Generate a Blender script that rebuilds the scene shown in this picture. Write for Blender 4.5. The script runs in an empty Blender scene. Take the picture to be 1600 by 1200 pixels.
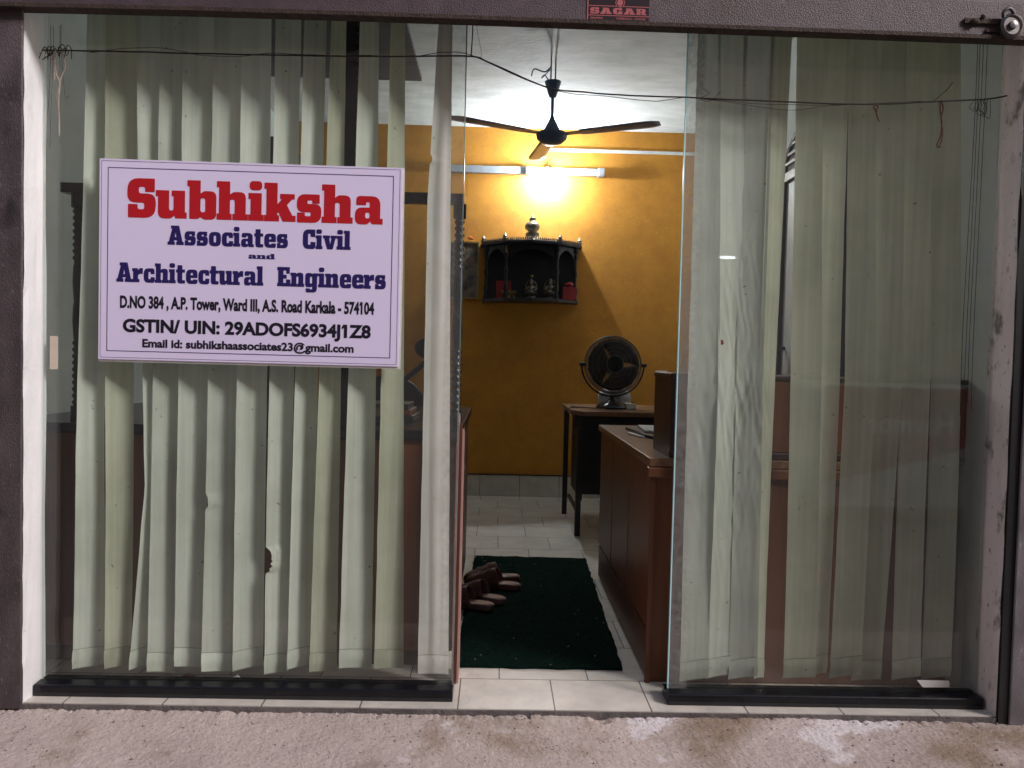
import bpy, math, random
from math import sin, cos, tan, pi, radians
from mathutils import Vector, Matrix, noise
random.seed(7)
SC = bpy.context.scene
COL = SC.collection

# ------------------------------------------------------------------ camera, sky, sun, exposure
FPX = 1200.0
CAM = Vector((0.0, -2.34, 1.045))
_y, _p, _r = radians(1.24), radians(1.94), radians(1.38)
FWD = Vector((sin(_y) * cos(_p), cos(_y) * cos(_p), -sin(_p)))
_r0 = Vector((cos(_y), -sin(_y), 0)); _u0 = _r0.cross(FWD)
RIGHT = _r0 * cos(_r) + _u0 * sin(_r); UP = RIGHT.cross(FWD)
cd = bpy.data.cameras.new('camera'); cd.sensor_width = 36; cd.lens = FPX / 1600 * 36
cd.clip_start = 0.05; cd.clip_end = 300
co = bpy.data.objects.new('camera', cd); COL.objects.link(co); SC.camera = co
co.matrix_world = Matrix(((RIGHT.x, UP.x, -FWD.x, CAM.x), (RIGHT.y, UP.y, -FWD.y, CAM.y),
                          (RIGHT.z, UP.z, -FWD.z, CAM.z), (0, 0, 0, 1)))
KEY_AZ, KEY_EL = radians(57), radians(33)          # light from the front, to the right
W = bpy.data.worlds.new('World'); SC.world = W; W.use_nodes = True
nt = W.node_tree
sky = nt.nodes.new('ShaderNodeTexSky'); sky.sky_type = 'NISHITA'; sky.sun_disc = False
sky.sun_elevation = KEY_EL; sky.sun_rotation = pi - KEY_AZ
bg = nt.nodes['Background']; bg.inputs['Strength'].default_value = 0.15
tint = nt.nodes.new('ShaderNodeMix'); tint.data_type = 'RGBA'; tint.blend_type = 'MULTIPLY'; tint.inputs['Factor'].default_value = 1
nt.links.new(sky.outputs[0], tint.inputs['A']); tint.inputs['B'].default_value = (1.5, 1.12, .95, 1)   # warm tint added to the shadow fill, for lamps off to the left
nt.links.new(tint.outputs['Result'], bg.inputs['Color'])
sd = bpy.data.lights.new('sun', 'SUN'); sd.energy = 3.1; sd.angle = radians(16); sd.color = (1.0, 0.94, 0.95)
so = bpy.data.objects.new('sun', sd); COL.objects.link(so)
_src = Vector((sin(KEY_AZ) * cos(KEY_EL), -cos(KEY_AZ) * cos(KEY_EL), sin(KEY_EL)))
so.rotation_euler = (-_src).to_track_quat('-Z', 'Y').to_euler(); so.location = (4, -5, 4)
SC.view_settings.view_transform = 'Standard'; SC.view_settings.look = 'None'
SC.view_settings.exposure = 0.15; SC.view_settings.gamma = 1
BULB_POWER = 1350.0


def P(px, py, Y):
    """photo pixel -> world point on the plane Y"""
    d = RIGHT * ((px - 800) / FPX) - UP * ((py - 600) / FPX) + FWD
    return CAM + d * ((Y - CAM.y) / d.y)


def F(px, py, z=0.0):
    d = RIGHT * ((px - 800) / FPX) - UP * ((py - 600) / FPX) + FWD
    return CAM + d * ((z - CAM.z) / d.z)


# ------------------------------------------------------------------ materials
def new_mat(name):
    m = bpy.data.materials.new(name); m.use_nodes = True
    return m, m.node_tree, m.node_tree.nodes['Principled BSDF']


def mat(name, col, col2=None, rough=0.6, scale=6.0, bump=0.0, bscale=80.0, metal=0.0, spec=0.5,
        stretch=(1, 1, 1), spots=None, contrast=(0.35, 0.65), sheen=0.0, detail=8.0, roughvar=0.0):
    m, t, b = new_mat(name)
    N, L = t.nodes, t.links
    b.inputs['Roughness'].default_value = rough; b.inputs['Metallic'].default_value = metal
    b.inputs['Specular IOR Level'].default_value = spec
    if sheen: b.inputs['Sheen Weight'].default_value = sheen
    tc = N.new('ShaderNodeTexCoord'); mp = N.new('ShaderNodeMapping'); mp.inputs['Scale'].default_value = stretch
    L.new(tc.outputs['Object'], mp.inputs['Vector'])
    c2 = col2 or tuple(x * 0.7 for x in col)
    n = N.new('ShaderNodeTexNoise'); n.inputs['Scale'].default_value = scale; n.inputs['Detail'].default_value = detail
    n.inputs['Roughness'].default_value = 0.62
    L.new(mp.outputs[0], n.inputs['Vector'])
    r = N.new('ShaderNodeValToRGB')
    r.color_ramp.elements[0].position = contrast[0]; r.color_ramp.elements[1].position = contrast[1]
    r.color_ramp.elements[0].color = (*c2, 1); r.color_ramp.elements[1].color = (*col, 1)
    L.new(n.outputs['Fac'], r.inputs['Fac'])
    out = r.outputs[0]
    for (sc, lo, hi, sc_col, amt) in (spots or []):
        n2 = N.new('ShaderNodeTexNoise'); n2.inputs['Scale'].default_value = sc; n2.inputs['Detail'].default_value = 6
        n2.inputs['Roughness'].default_value = 0.6
        L.new(mp.outputs[0], n2.inputs['Vector'])
        mr = N.new('ShaderNodeMapRange'); mr.inputs[1].default_value = lo; mr.inputs[2].default_value = hi
        mr.inputs[3].default_value = 0; mr.inputs[4].default_value = amt
        L.new(n2.outputs['Fac'], mr.inputs[0])
        mx = N.new('ShaderNodeMix'); mx.data_type = 'RGBA'
        L.new(mr.outputs[0], mx.inputs['Factor']); L.new(out, mx.inputs['A'])
        mx.inputs['B'].default_value = (*sc_col, 1); out = mx.outputs['Result']
    L.new(out, b.inputs['Base Color'])
    if roughvar:
        mr = N.new('ShaderNodeMapRange'); mr.inputs[3].default_value = rough - roughvar; mr.inputs[4].default_value = rough + roughvar
        L.new(n.outputs['Fac'], mr.inputs[0]); L.new(mr.outputs[0], b.inputs['Roughness'])
    if bump:
        n3 = N.new('ShaderNodeTexNoise'); n3.inputs['Scale'].default_value = bscale; n3.inputs['Detail'].default_value = 5
        L.new(mp.outputs[0], n3.inputs['Vector'])
        bp = N.new('ShaderNodeBump'); bp.inputs['Strength'].default_value = bump; bp.inputs['Distance'].default_value = 0.01
        L.new(n3.outputs['Fac'], bp.inputs['Height']); L.new(bp.outputs[0], b.inputs['Normal'])
    return m


def emit(name, col, strength):
    m, t, b = new_mat(name)
    b.inputs['Base Color'].default_value = (*col, 1)
    b.inputs['Emission Color'].default_value = (*col, 1); b.inputs['Emission Strength'].default_value = strength
    return m


def glass_mat(name, tint, dust, dust_amt, scuff=0.5, band=(0, 1), band_amt=.3):
    m = bpy.data.materials.new(name); m.use_nodes = True
    t = m.node_tree; N, L = t.nodes, t.links
    N.remove(N['Principled BSDF'])
    out = N['Material Output']
    tr = N.new('ShaderNodeBsdfTransparent'); tr.inputs[0].default_value = (*tint, 1)
    gl = N.new('ShaderNodeBsdfGlossy'); gl.inputs['Roughness'].default_value = 0.012
    lw = N.new('ShaderNodeLayerWeight'); lw.inputs['Blend'].default_value = 0.5
    pw = N.new('ShaderNodeMath'); pw.operation = 'POWER'; pw.inputs[1].default_value = 5
    L.new(lw.outputs['Facing'], pw.inputs[0])
    ma = N.new('ShaderNodeMath'); ma.operation = 'MULTIPLY_ADD'; ma.inputs[1].default_value = 0.8; ma.inputs[2].default_value = 0.042
    L.new(pw.outputs[0], ma.inputs[0])
    m1 = N.new('ShaderNodeMixShader')
    L.new(ma.outputs[0], m1.inputs[0]); L.new(tr.outputs[0], m1.inputs[1]); L.new(gl.outputs[0], m1.inputs[2])
    # grime: thin even film + blotches + small scuffs
    tc = N.new('ShaderNodeTexCoord')
    n1 = N.new('ShaderNodeTexNoise'); n1.inputs['Scale'].default_value = 2.2; n1.inputs['Detail'].default_value = 9; n1.inputs['Roughness'].default_value = .7
    L.new(tc.outputs['Object'], n1.inputs['Vector'])
    r1 = N.new('ShaderNodeMapRange'); r1.inputs[1].default_value = .35; r1.inputs[2].default_value = .75
    r1.inputs[3].default_value = dust_amt * .5; r1.inputs[4].default_value = dust_amt * 1.6
    L.new(n1.outputs['Fac'], r1.inputs[0])
    n2 = N.new('ShaderNodeTexNoise'); n2.inputs['Scale'].default_value = 55; n2.inputs['Detail'].default_value = 8; n2.inputs['Roughness'].default_value = .75
    mp = N.new('ShaderNodeMapping'); mp.inputs['Scale'].default_value = (1, 1, .35)
    L.new(tc.outputs['Object'], mp.inputs['Vector']); L.new(mp.outputs[0], n2.inputs['Vector'])
    r2 = N.new('ShaderNodeMapRange'); r2.inputs[1].default_value = .66; r2.inputs[2].default_value = .78
    r2.inputs[3].default_value = 0; r2.inputs[4].default_value = scuff
    L.new(n2.outputs['Fac'], r2.inputs[0])
    ad = N.new('ShaderNodeMath'); ad.operation = 'ADD'; L.new(r1.outputs[0], ad.inputs[0]); L.new(r2.outputs[0], ad.inputs[1])
    # old tape residue in a band along the free edge
    sx = N.new('ShaderNodeSeparateXYZ'); L.new(tc.outputs['Object'], sx.inputs[0])
    b1 = N.new('ShaderNodeMapRange'); b1.inputs[1].default_value = band[0]; b1.inputs[2].default_value = band[1]; L.new(sx.outputs['X'], b1.inputs[0])
    n4 = N.new('ShaderNodeTexNoise'); n4.inputs['Scale'].default_value = 38; n4.inputs['Detail'].default_value = 9; n4.inputs['Roughness'].default_value = .72
    L.new(tc.outputs['Object'], n4.inputs['Vector'])
    b2 = N.new('ShaderNodeMapRange'); b2.inputs[1].default_value = .38; b2.inputs[2].default_value = .72; b2.inputs[3].default_value = .35; b2.inputs[4].default_value = 1.3
    L.new(n4.outputs['Fac'], b2.inputs[0])
    b3 = N.new('ShaderNodeMath'); b3.operation = 'MULTIPLY'; L.new(b1.outputs[0], b3.inputs[0]); L.new(b2.outputs[0], b3.inputs[1])
    b4 = N.new('ShaderNodeMath'); b4.operation = 'MULTIPLY_ADD'; b4.inputs[1].default_value = band_amt; L.new(b3.outputs[0], b4.inputs[0]); L.new(ad.outputs[0], b4.inputs[2])
    ad = b4
    df = N.new('ShaderNodeBsdfDiffuse'); df.inputs['Color'].default_value = (*dust, 1)
    m2 = N.new('ShaderNodeMixShader')
    L.new(ad.outputs[0], m2.inputs[0]); L.new(m1.outputs[0], m2.inputs[1]); L.new(df.outputs[0], m2.inputs[2])
    L.new(m2.outputs[0], out.inputs['Surface'])
    return m


def slat_mat(name, col, dirt, transl):
    m = bpy.data.materials.new(name); m.use_nodes = True
    t = m.node_tree; N, L = t.nodes, t.links
    b = N['Principled BSDF']; out = N['Material Output']
    b.inputs['Roughness'].default_value = 0.85; b.inputs['Specular IOR Level'].default_value = 0.2
    tc = N.new('ShaderNodeTexCoord'); oi = N.new('ShaderNodeObjectInfo')
    add = N.new('ShaderNodeVectorMath'); add.operation = 'MULTIPLY_ADD'
    L.new(oi.outputs['Random'], add.inputs[0]); add.inputs[1].default_value = (9, 9, 9); L.new(tc.outputs['Object'], add.inputs[2])
    n = N.new('ShaderNodeTexNoise'); n.inputs['Scale'].default_value = 3.2; n.inputs['Detail'].default_value = 9; n.inputs['Roughness'].default_value = .65
    L.new(add.outputs[0], n.inputs['Vector'])
    r = N.new('ShaderNodeValToRGB'); r.color_ramp.elements[0].position = .3; r.color_ramp.elements[1].position = .6
    r.color_ramp.elements[0].color = (*dirt, 1); r.color_ramp.elements[1].color = (*col, 1)
    L.new(n.outputs['Fac'], r.inputs['Fac'])
    # vertical faded streaks, dark specks
    mp = N.new('ShaderNodeMapping'); mp.inputs['Scale'].default_value = (60, 60, 1.2); L.new(add.outputs[0], mp.inputs['Vector'])
    n2 = N.new('ShaderNodeTexNoise'); n2.inputs['Scale'].default_value = 1; n2.inputs['Detail'].default_value = 3; L.new(mp.outputs[0], n2.inputs['Vector'])
    r2 = N.new('ShaderNodeMapRange'); r2.inputs[1].default_value = .3; r2.inputs[2].default_value = .7; r2.inputs[3].default_value = .86; r2.inputs[4].default_value = 1.05
    L.new(n2.outputs['Fac'], r2.inputs[0])
    mu = N.new('ShaderNodeMix'); mu.data_type = 'RGBA'; mu.blend_type = 'MULTIPLY'; mu.inputs['Factor'].default_value = 1
    ro = N.new('ShaderNodeMapRange'); ro.inputs[3].default_value = .80; ro.inputs[4].default_value = 1.06; L.new(oi.outputs['Random'], ro.inputs[0])
    rm = N.new('ShaderNodeMath'); rm.operation = 'MULTIPLY'; L.new(r2.outputs[0], rm.inputs[0]); L.new(ro.outputs[0], rm.inputs[1])
    L.new(r.outputs[0], mu.inputs['A']); L.new(rm.outputs[0], mu.inputs['B'])
    n3 = N.new('ShaderNodeTexNoise'); n3.inputs['Scale'].default_value = 45; n3.inputs['Detail'].default_value = 3; L.new(add.outputs[0], n3.inputs['Vector'])
    r3 = N.new('ShaderNodeMapRange'); r3.inputs[1].default_value = .71; r3.inputs[2].default_value = .76; r3.inputs[4].default_value = .75; L.new(n3.outputs['Fac'], r3.inputs[0])
    m3 = N.new('ShaderNodeMix'); m3.data_type = 'RGBA'; L.new(r3.outputs[0], m3.inputs['Factor']); L.new(mu.outputs['Result'], m3.inputs['A'])
    m3.inputs['B'].default_value = (.16, .15, .11, 1)
    L.new(m3.outputs['Result'], b.inputs['Base Color'])
    # weave
    w1 = N.new('ShaderNodeTexWave'); w1.bands_direction = 'X'; w1.inputs['Scale'].default_value = 190; w1.inputs['Distortion'].default_value = 1.5
    w2 = N.new('ShaderNodeTexWave'); w2.bands_direction = 'Z'; w2.inputs['Scale'].default_value = 170; w2.inputs['Distortion'].default_value = 1.5
    for w in (w1, w2): L.new(tc.outputs['Object'], w.inputs['Vector'])
    sm = N.new('ShaderNodeMath'); L.new(w1.outputs['Fac'], sm.inputs[0]); L.new(w2.outputs['Fac'], sm.inputs[1])
    bp = N.new('ShaderNodeBump'); bp.inputs['Strength'].default_value = .22; bp.inputs['Distance'].default_value = .002
    L.new(sm.outputs[0], bp.inputs['Height']); L.new(bp.outputs[0], b.inputs['Normal'])
    tl = N.new('ShaderNodeBsdfTranslucent'); L.new(m3.outputs['Result'], tl.inputs['Color'])
    mx = N.new('ShaderNodeMixShader'); mx.inputs[0].default_value = transl
    L.new(b.outputs[0], mx.inputs[1]); L.new(tl.outputs[0], mx.inputs[2]); L.new(mx.outputs[0], out.inputs['Surface'])
    return m


def tile_mat(name, c1, c2, mortar, bw, bh, off, loc):
    m, t, b = new_mat(name); N, L = t.nodes, t.links
    tc = N.new('ShaderNodeTexCoord'); mp = N.new('ShaderNodeMapping'); mp.inputs['Location'].default_value = loc
    L.new(tc.outputs['Object'], mp.inputs['Vector'])
    br = N.new('ShaderNodeTexBrick'); br.offset = off; br.inputs['Scale'].default_value = 1
    br.inputs['Brick Width'].default_value = bw; br.inputs['Row Height'].default_value = bh
    br.inputs['Mortar Size'].default_value = 0.0022; br.inputs['Mortar Smooth'].default_value = .1
    br.inputs['Color1'].default_value = (*c1, 1); br.inputs['Color2'].default_value = (*c2, 1); br.inputs['Mortar'].default_value = (*mortar, 1)
    L.new(mp.outputs[0], br.inputs['Vector'])
    n = N.new('ShaderNodeTexNoise'); n.inputs['Scale'].default_value = 7; n.inputs['Detail'].default_value = 9; n.inputs['Roughness'].default_value = .65
    L.new(tc.outputs['Object'], n.inputs['Vector'])
    r = N.new('ShaderNodeMapRange'); r.inputs[1].default_value = .3; r.inputs[2].default_value = .65; r.inputs[3].default_value = .74; r.inputs[4].default_value = 1.04
    L.new(n.outputs['Fac'], r.inputs[0])
    mu = N.new('ShaderNodeMix'); mu.data_type = 'RGBA'; mu.blend_type = 'MULTIPLY'; mu.inputs['Factor'].default_value = 1
    L.new(br.outputs['Color'], mu.inputs['A']); L.new(r.outputs[0], mu.inputs['B'])
    # hair cracks
    v = N.new('ShaderNodeTexVoronoi'); v.feature = 'DISTANCE_TO_EDGE'; v.inputs['Scale'].default_value = 1.6
    nn = N.new('ShaderNodeTexNoise'); nn.inputs['Scale'].default_value = 5; nn.inputs['Detail'].default_value = 4
    va = N.new('ShaderNodeVectorMath'); va.operation = 'MULTIPLY_ADD'; va.inputs[1].default_value = (.35, .35, .35)
    L.new(tc.outputs['Object'], nn.inputs['Vector']); L.new(nn.outputs['Color'], va.inputs[0]); L.new(tc.outputs['Object'], va.inputs[2]); L.new(va.outputs[0], v.inputs['Vector'])
    rv = N.new('ShaderNodeMapRange'); rv.inputs[1].default_value = .002; rv.inputs[2].default_value = .006; rv.inputs[3].default_value = .14; rv.inputs[4].default_value = 0
    L.new(v.outputs['Distance'], rv.inputs[0])
    m2 = N.new('ShaderNodeMix'); m2.data_type = 'RGBA'; L.new(rv.outputs[0], m2.inputs['Factor']); L.new(mu.outputs['Result'], m2.inputs['A'])
    m2.inputs['B'].default_value = (.2, .19, .17, 1)
    L.new(m2.outputs['Result'], b.inputs['Base Color'])
    b.inputs['Roughness'].default_value = .33
    bp = N.new('ShaderNodeBump'); bp.inputs['Strength'].default_value = .4; bp.inputs['Distance'].default_value = .002; bp.invert = True
    L.new(br.outputs['Fac'], bp.inputs['Height']); L.new(bp.outputs[0], b.inputs['Normal'])
    return m


MT = {}
MT['orange'] = mat('orange_wall', (.53, .228, .020), (.43, .175, .015), .75, 7, .35, 150, spots=[(95, .64, .70, (.80, .55, .2), .6), (2.2, .56, .8, (.34, .15, .02), .4)])
MT['ceil'] = mat('ceiling_plaster', (.70, .72, .72), (.50, .53, .52), .8, 3.5, .35, 26, stretch=(1, 2.2, 1), contrast=(.3, .62), spots=[(18, .63, .74, (.36, .40, .39), .6)])
MT['wall'] = mat('pale_wall', (.62, .66, .64), (.5, .54, .52), .8, 3, .1, 60)
MT['reveal_l'] = mat('white_jamb', (.80, .82, .84), (.72, .74, .76), .7, 4, .12, 60, spots=[(30, .68, .74, (.3, .28, .25), .7), (7, .66, .74, (.5, .42, .34), .5)])
MT['reveal_r'] = mat('stained_jamb', (.80, .72, .69), (.66, .58, .55), .8, 5, .15, 60, stretch=(1, 1, .6), spots=[(13, .58, .68, (.09, .08, .07), .8), (70, .62, .7, (.10, .09, .08), .8)])
MT['shutter'] = mat('shutter_paint', (.082, .054, .064), (.056, .037, .044), .5, 18, .38, 300, spots=[(3, .56, .72, (.045, .03, .035), .7), (6, .60, .66, (.07, .038, .03), .6), (9, .58, .75, (.10, .085, .09), .5), (220, .62, .7, (.12, .10, .105), .6)])
MT['rail'] = mat('rail_paint', (.105, .082, .088), (.050, .038, .042), .5, 9, .35, 260, stretch=(1, 1, .5), spots=[(150, .60, .70, (.19, .165, .175), .6), (5, .55, .68, (.10, .085, .095), .7), (12, .58, .7, (.02, .017, .02), .85), (90, .64, .7, (.17, .16, .17), .6)])
MT['rail2'] = mat('scratched_rail_paint', (.20, .185, .20), (.11, .10, .11), .55, 9, .2, 220, stretch=(1, 1, .5), spots=[(9, .6, .72, (.04, .035, .04), .8), (70, .64, .7, (.32, .31, .33), .6)])
MT['rust'] = mat('rusty_edge', (.06, .035, .025), (.025, .017, .014), .8, 40, .5, 200)
MT['black'] = mat('black_gloss', (.007, .008, .012), (.004, .004, .006), .25, 20, .1, 60, spec=.35, spots=[(14, .68, .74, (.16, .155, .15), .4), (90, .69, .74, (.16, .16, .16), .5)])
MT['blackmatt'] = mat('black_plastic', (.016, .016, .018), (.010, .010, .012), .42, 20)
MT['wood'] = mat('brown_laminate', (.165, .058, .023), (.10, .035, .014), .42, 3, .06, 120, stretch=(16, 16, .7), contrast=(.3, .7))
MT['wood_dark'] = mat('dark_wood', (.052, .020, .013), (.026, .011, .008), .38, 3, .08, 120, stretch=(6, 6, .6))
MT['wood_red'] = mat('reddish_panel', (.125, .042, .018), (.072, .024, .011), .4, 3, .06, 120, stretch=(18, 18, .7))
MT['shrine'] = mat('shrine_wood', (.013, .013, .021), (.007, .007, .012), .3, 3, .08, 120, stretch=(6, 6, .6))
MT['wood_side'] = mat('panelled_laminate', (.175, .060, .026), (.10, .034, .015), .4, 3, .06, 120, stretch=(18, 18, .7))
MT['wood_top'] = mat('desk_top_laminate', (.20, .105, .054), (.12, .060, .030), .35, 4, .05, 120, stretch=(16, .8, 5))
MT['ply'] = mat('pink_laminate', (.44, .27, .25), (.33, .19, .17), .6, 4, .1, 90, stretch=(40, 40, .4))
MT['tile'] = tile_mat('floor_tile', (.70, .665, .59), (.65, .615, .545), (.13, .12, .11), .29, .285, .43, (.255, .16, 0))
MT['skirt'] = tile_mat('skirting_tile', (.60, .565, .48), (.57, .535, .46), (.16, .15, .13), .30, .19, 0, (.1, 0.0, 0))
MT['mat'] = mat('green_coir', (.004, .017, .012), (.002, .009, .007), .95, 60, .5, 260, spec=.05)
MT['fibre'] = mat('green_fibre', (.002, .013, .009), (.001, .005, .004), .95, 40, spec=.03)
MT['white'] = mat('white_plastic', (.74, .74, .72), (.62, .62, .6), .45, 9)
MT['batten'] = mat('grey_batten', (.36, .39, .42), (.28, .30, .33), .5, 9)
MT['sign'] = mat('sign_vinyl', (.79, .725, .97), (.775, .71, .95), .38, 2, 0)
MT['foam'] = mat('foam_board_edge', (.74, .72, .70), (.62, .6, .58), .7, 12)
MT['red'] = mat('red_print', (.52, .010, .018), (.47, .009, .016), .4, 3)
MT['navy'] = mat('navy_print', (.020, .012, .12), (.018, .010, .105), .4, 3)
MT['ink'] = mat('black_print', (.012, .010, .022), (.010, .008, .018), .4, 3)
MT['slat'] = slat_mat('slat_fabric', (.80, .845, .755), (.64, .685, .59), .22)
MT['slat2'] = slat_mat('slat_fabric_shaded', (.63, .65, .51), (.48, .50, .38), .28)  # darker cloth colour stands in for shade on the dim slats
MT['slat3'] = slat_mat('slat_fabric_white', (.82, .81, .77), (.68, .67, .62), .18)
MT['thread'] = mat('stitch_thread', (.20, .22, .17), (.13, .14, .11), .9, 60)
MT['glass'] = glass_mat('pane_glass', (.95, .972, .958), (.36, .36, .34), .022, .22, (-.165, -.15), .13)
MT['glass2'] = glass_mat('plain_pane_glass', (.95, .972, .958), (.36, .36, .34), .032, .22, (.618, .606), .30)
MT['gedge'] = mat('glass_edge_glow', (.60, .95, .97), (.46, .86, .90), .25, 12, stretch=(1, 1, .4))  # bright cyan paints in the bulb light carried along the glass
MT['gedge2'] = mat('glass_cut_edge_dull', (.20, .27, .26), (.10, .14, .14), .3, 12)
MT['wire'] = mat('dark_wire', (.035, .024, .02), (.02, .014, .012), .6, 30)
MT['twine'] = mat('pale_twine', (.46, .38, .31), (.32, .25, .2), .9, 60)
MT['rope'] = mat('brown_twine', (.10, .050, .030), (.06, .03, .02), .9, 60)
MT['rope2'] = mat('dry_leaf_skin', (.30, .13, .06), (.17, .07, .035), .7, 40)
MT['fan'] = mat('fan_bloom_tint', (.085, .12, .20), (.07, .10, .17), .35, 9, metal=0)  # blue lift in the colour paints bloom from the bulb behind
MT['grille'] = mat('grey_cage_wire', (.12, .11, .10), (.08, .075, .07), .35, 30, metal=.3)
MT['steel'] = mat('worn_steel', (.22, .21, .21), (.10, .10, .10), .42, 20, metal=1.0)
MT['brass'] = mat('aged_brass', (.62, .47, .22), (.40, .29, .12), .3, 20, metal=1.0)
MT['bronze'] = mat('dark_bronze', (.30, .27, .22), (.13, .115, .095), .35, 30, metal=.8)
MT['blue'] = mat('dark_blue_frame', (.016, .026, .055), (.010, .016, .034), .4, 12)
MT['paper'] = mat('paper', (.62, .62, .64), (.5, .5, .54), .8, 9)
MT['leather'] = mat('brown_leather', (.12, .058, .040), (.07, .032, .022), .42, 26, .25, 140)
MT['footbed'] = mat('tan_footbed', (.34, .21, .16), (.22, .13, .10), .65, 20, .1, 120)
MT['bulb'] = emit('lit_bulb', (.86, .94, 1.0), BULB_POWER)
MT['marigold'] = mat('marigold', (.62, .19, .015), (.45, .1, .01), .8, 60)
MT['redbox'] = mat('red_card', (.34, .024, .03), (.24, .015, .02), .5, 14)
MT['picture'] = mat('faded_picture', (.20, .15, .11), (.035, .04, .05), .3, 16, contrast=(.4, .6))
MT['gold'] = mat('gilt_frame', (.42, .30, .13), (.25, .17, .07), .4, 20, metal=.6)
MT['darkloft'] = mat('dark_plywood', (.075, .078, .085), (.04, .04, .045), .7, 5, .2, 60, stretch=(1, 4, 1), spots=[(24, .62, .7, (.17, .17, .17), .6)])
MT['cement'] = mat('rough_cement', (.58, .50, .455), (.43, .36, .325), .92, 3.2, .25, 240, contrast=(.3, .68),
                   spots=[(2.9, .59, .625, (.80, .76, .78), .7), (2.1, .53, .66, (.25, .18, .11), .8), (70, .60, .70, (.24, .18, .15), .7), (110, .60, .68, (.22, .175, .155), .75), (170, .60, .66, (.80, .73, .68), .45), (17, .62, .70, (.30, .25, .24), .5)])
MT['grit'] = mat('grit_grains', (.34, .27, .23), (.12, .09, .08), .9, 60)
MT['grout'] = mat('grey_mortar', (.16, .145, .14), (.09, .08, .078), .9, 14, .6, 120)
MT['asphalt'] = mat('dusty_street', (.32, .265, .235), (.22, .18, .16), .9, 5, .6, 120)
MT['facade'] = mat('facade_plaster', (.44, .36, .32), (.34, .27, .24), .9, 2)
MT['tape'] = mat('cream_tape', (.60, .54, .44), (.52, .46, .37), .6, 20)


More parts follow.
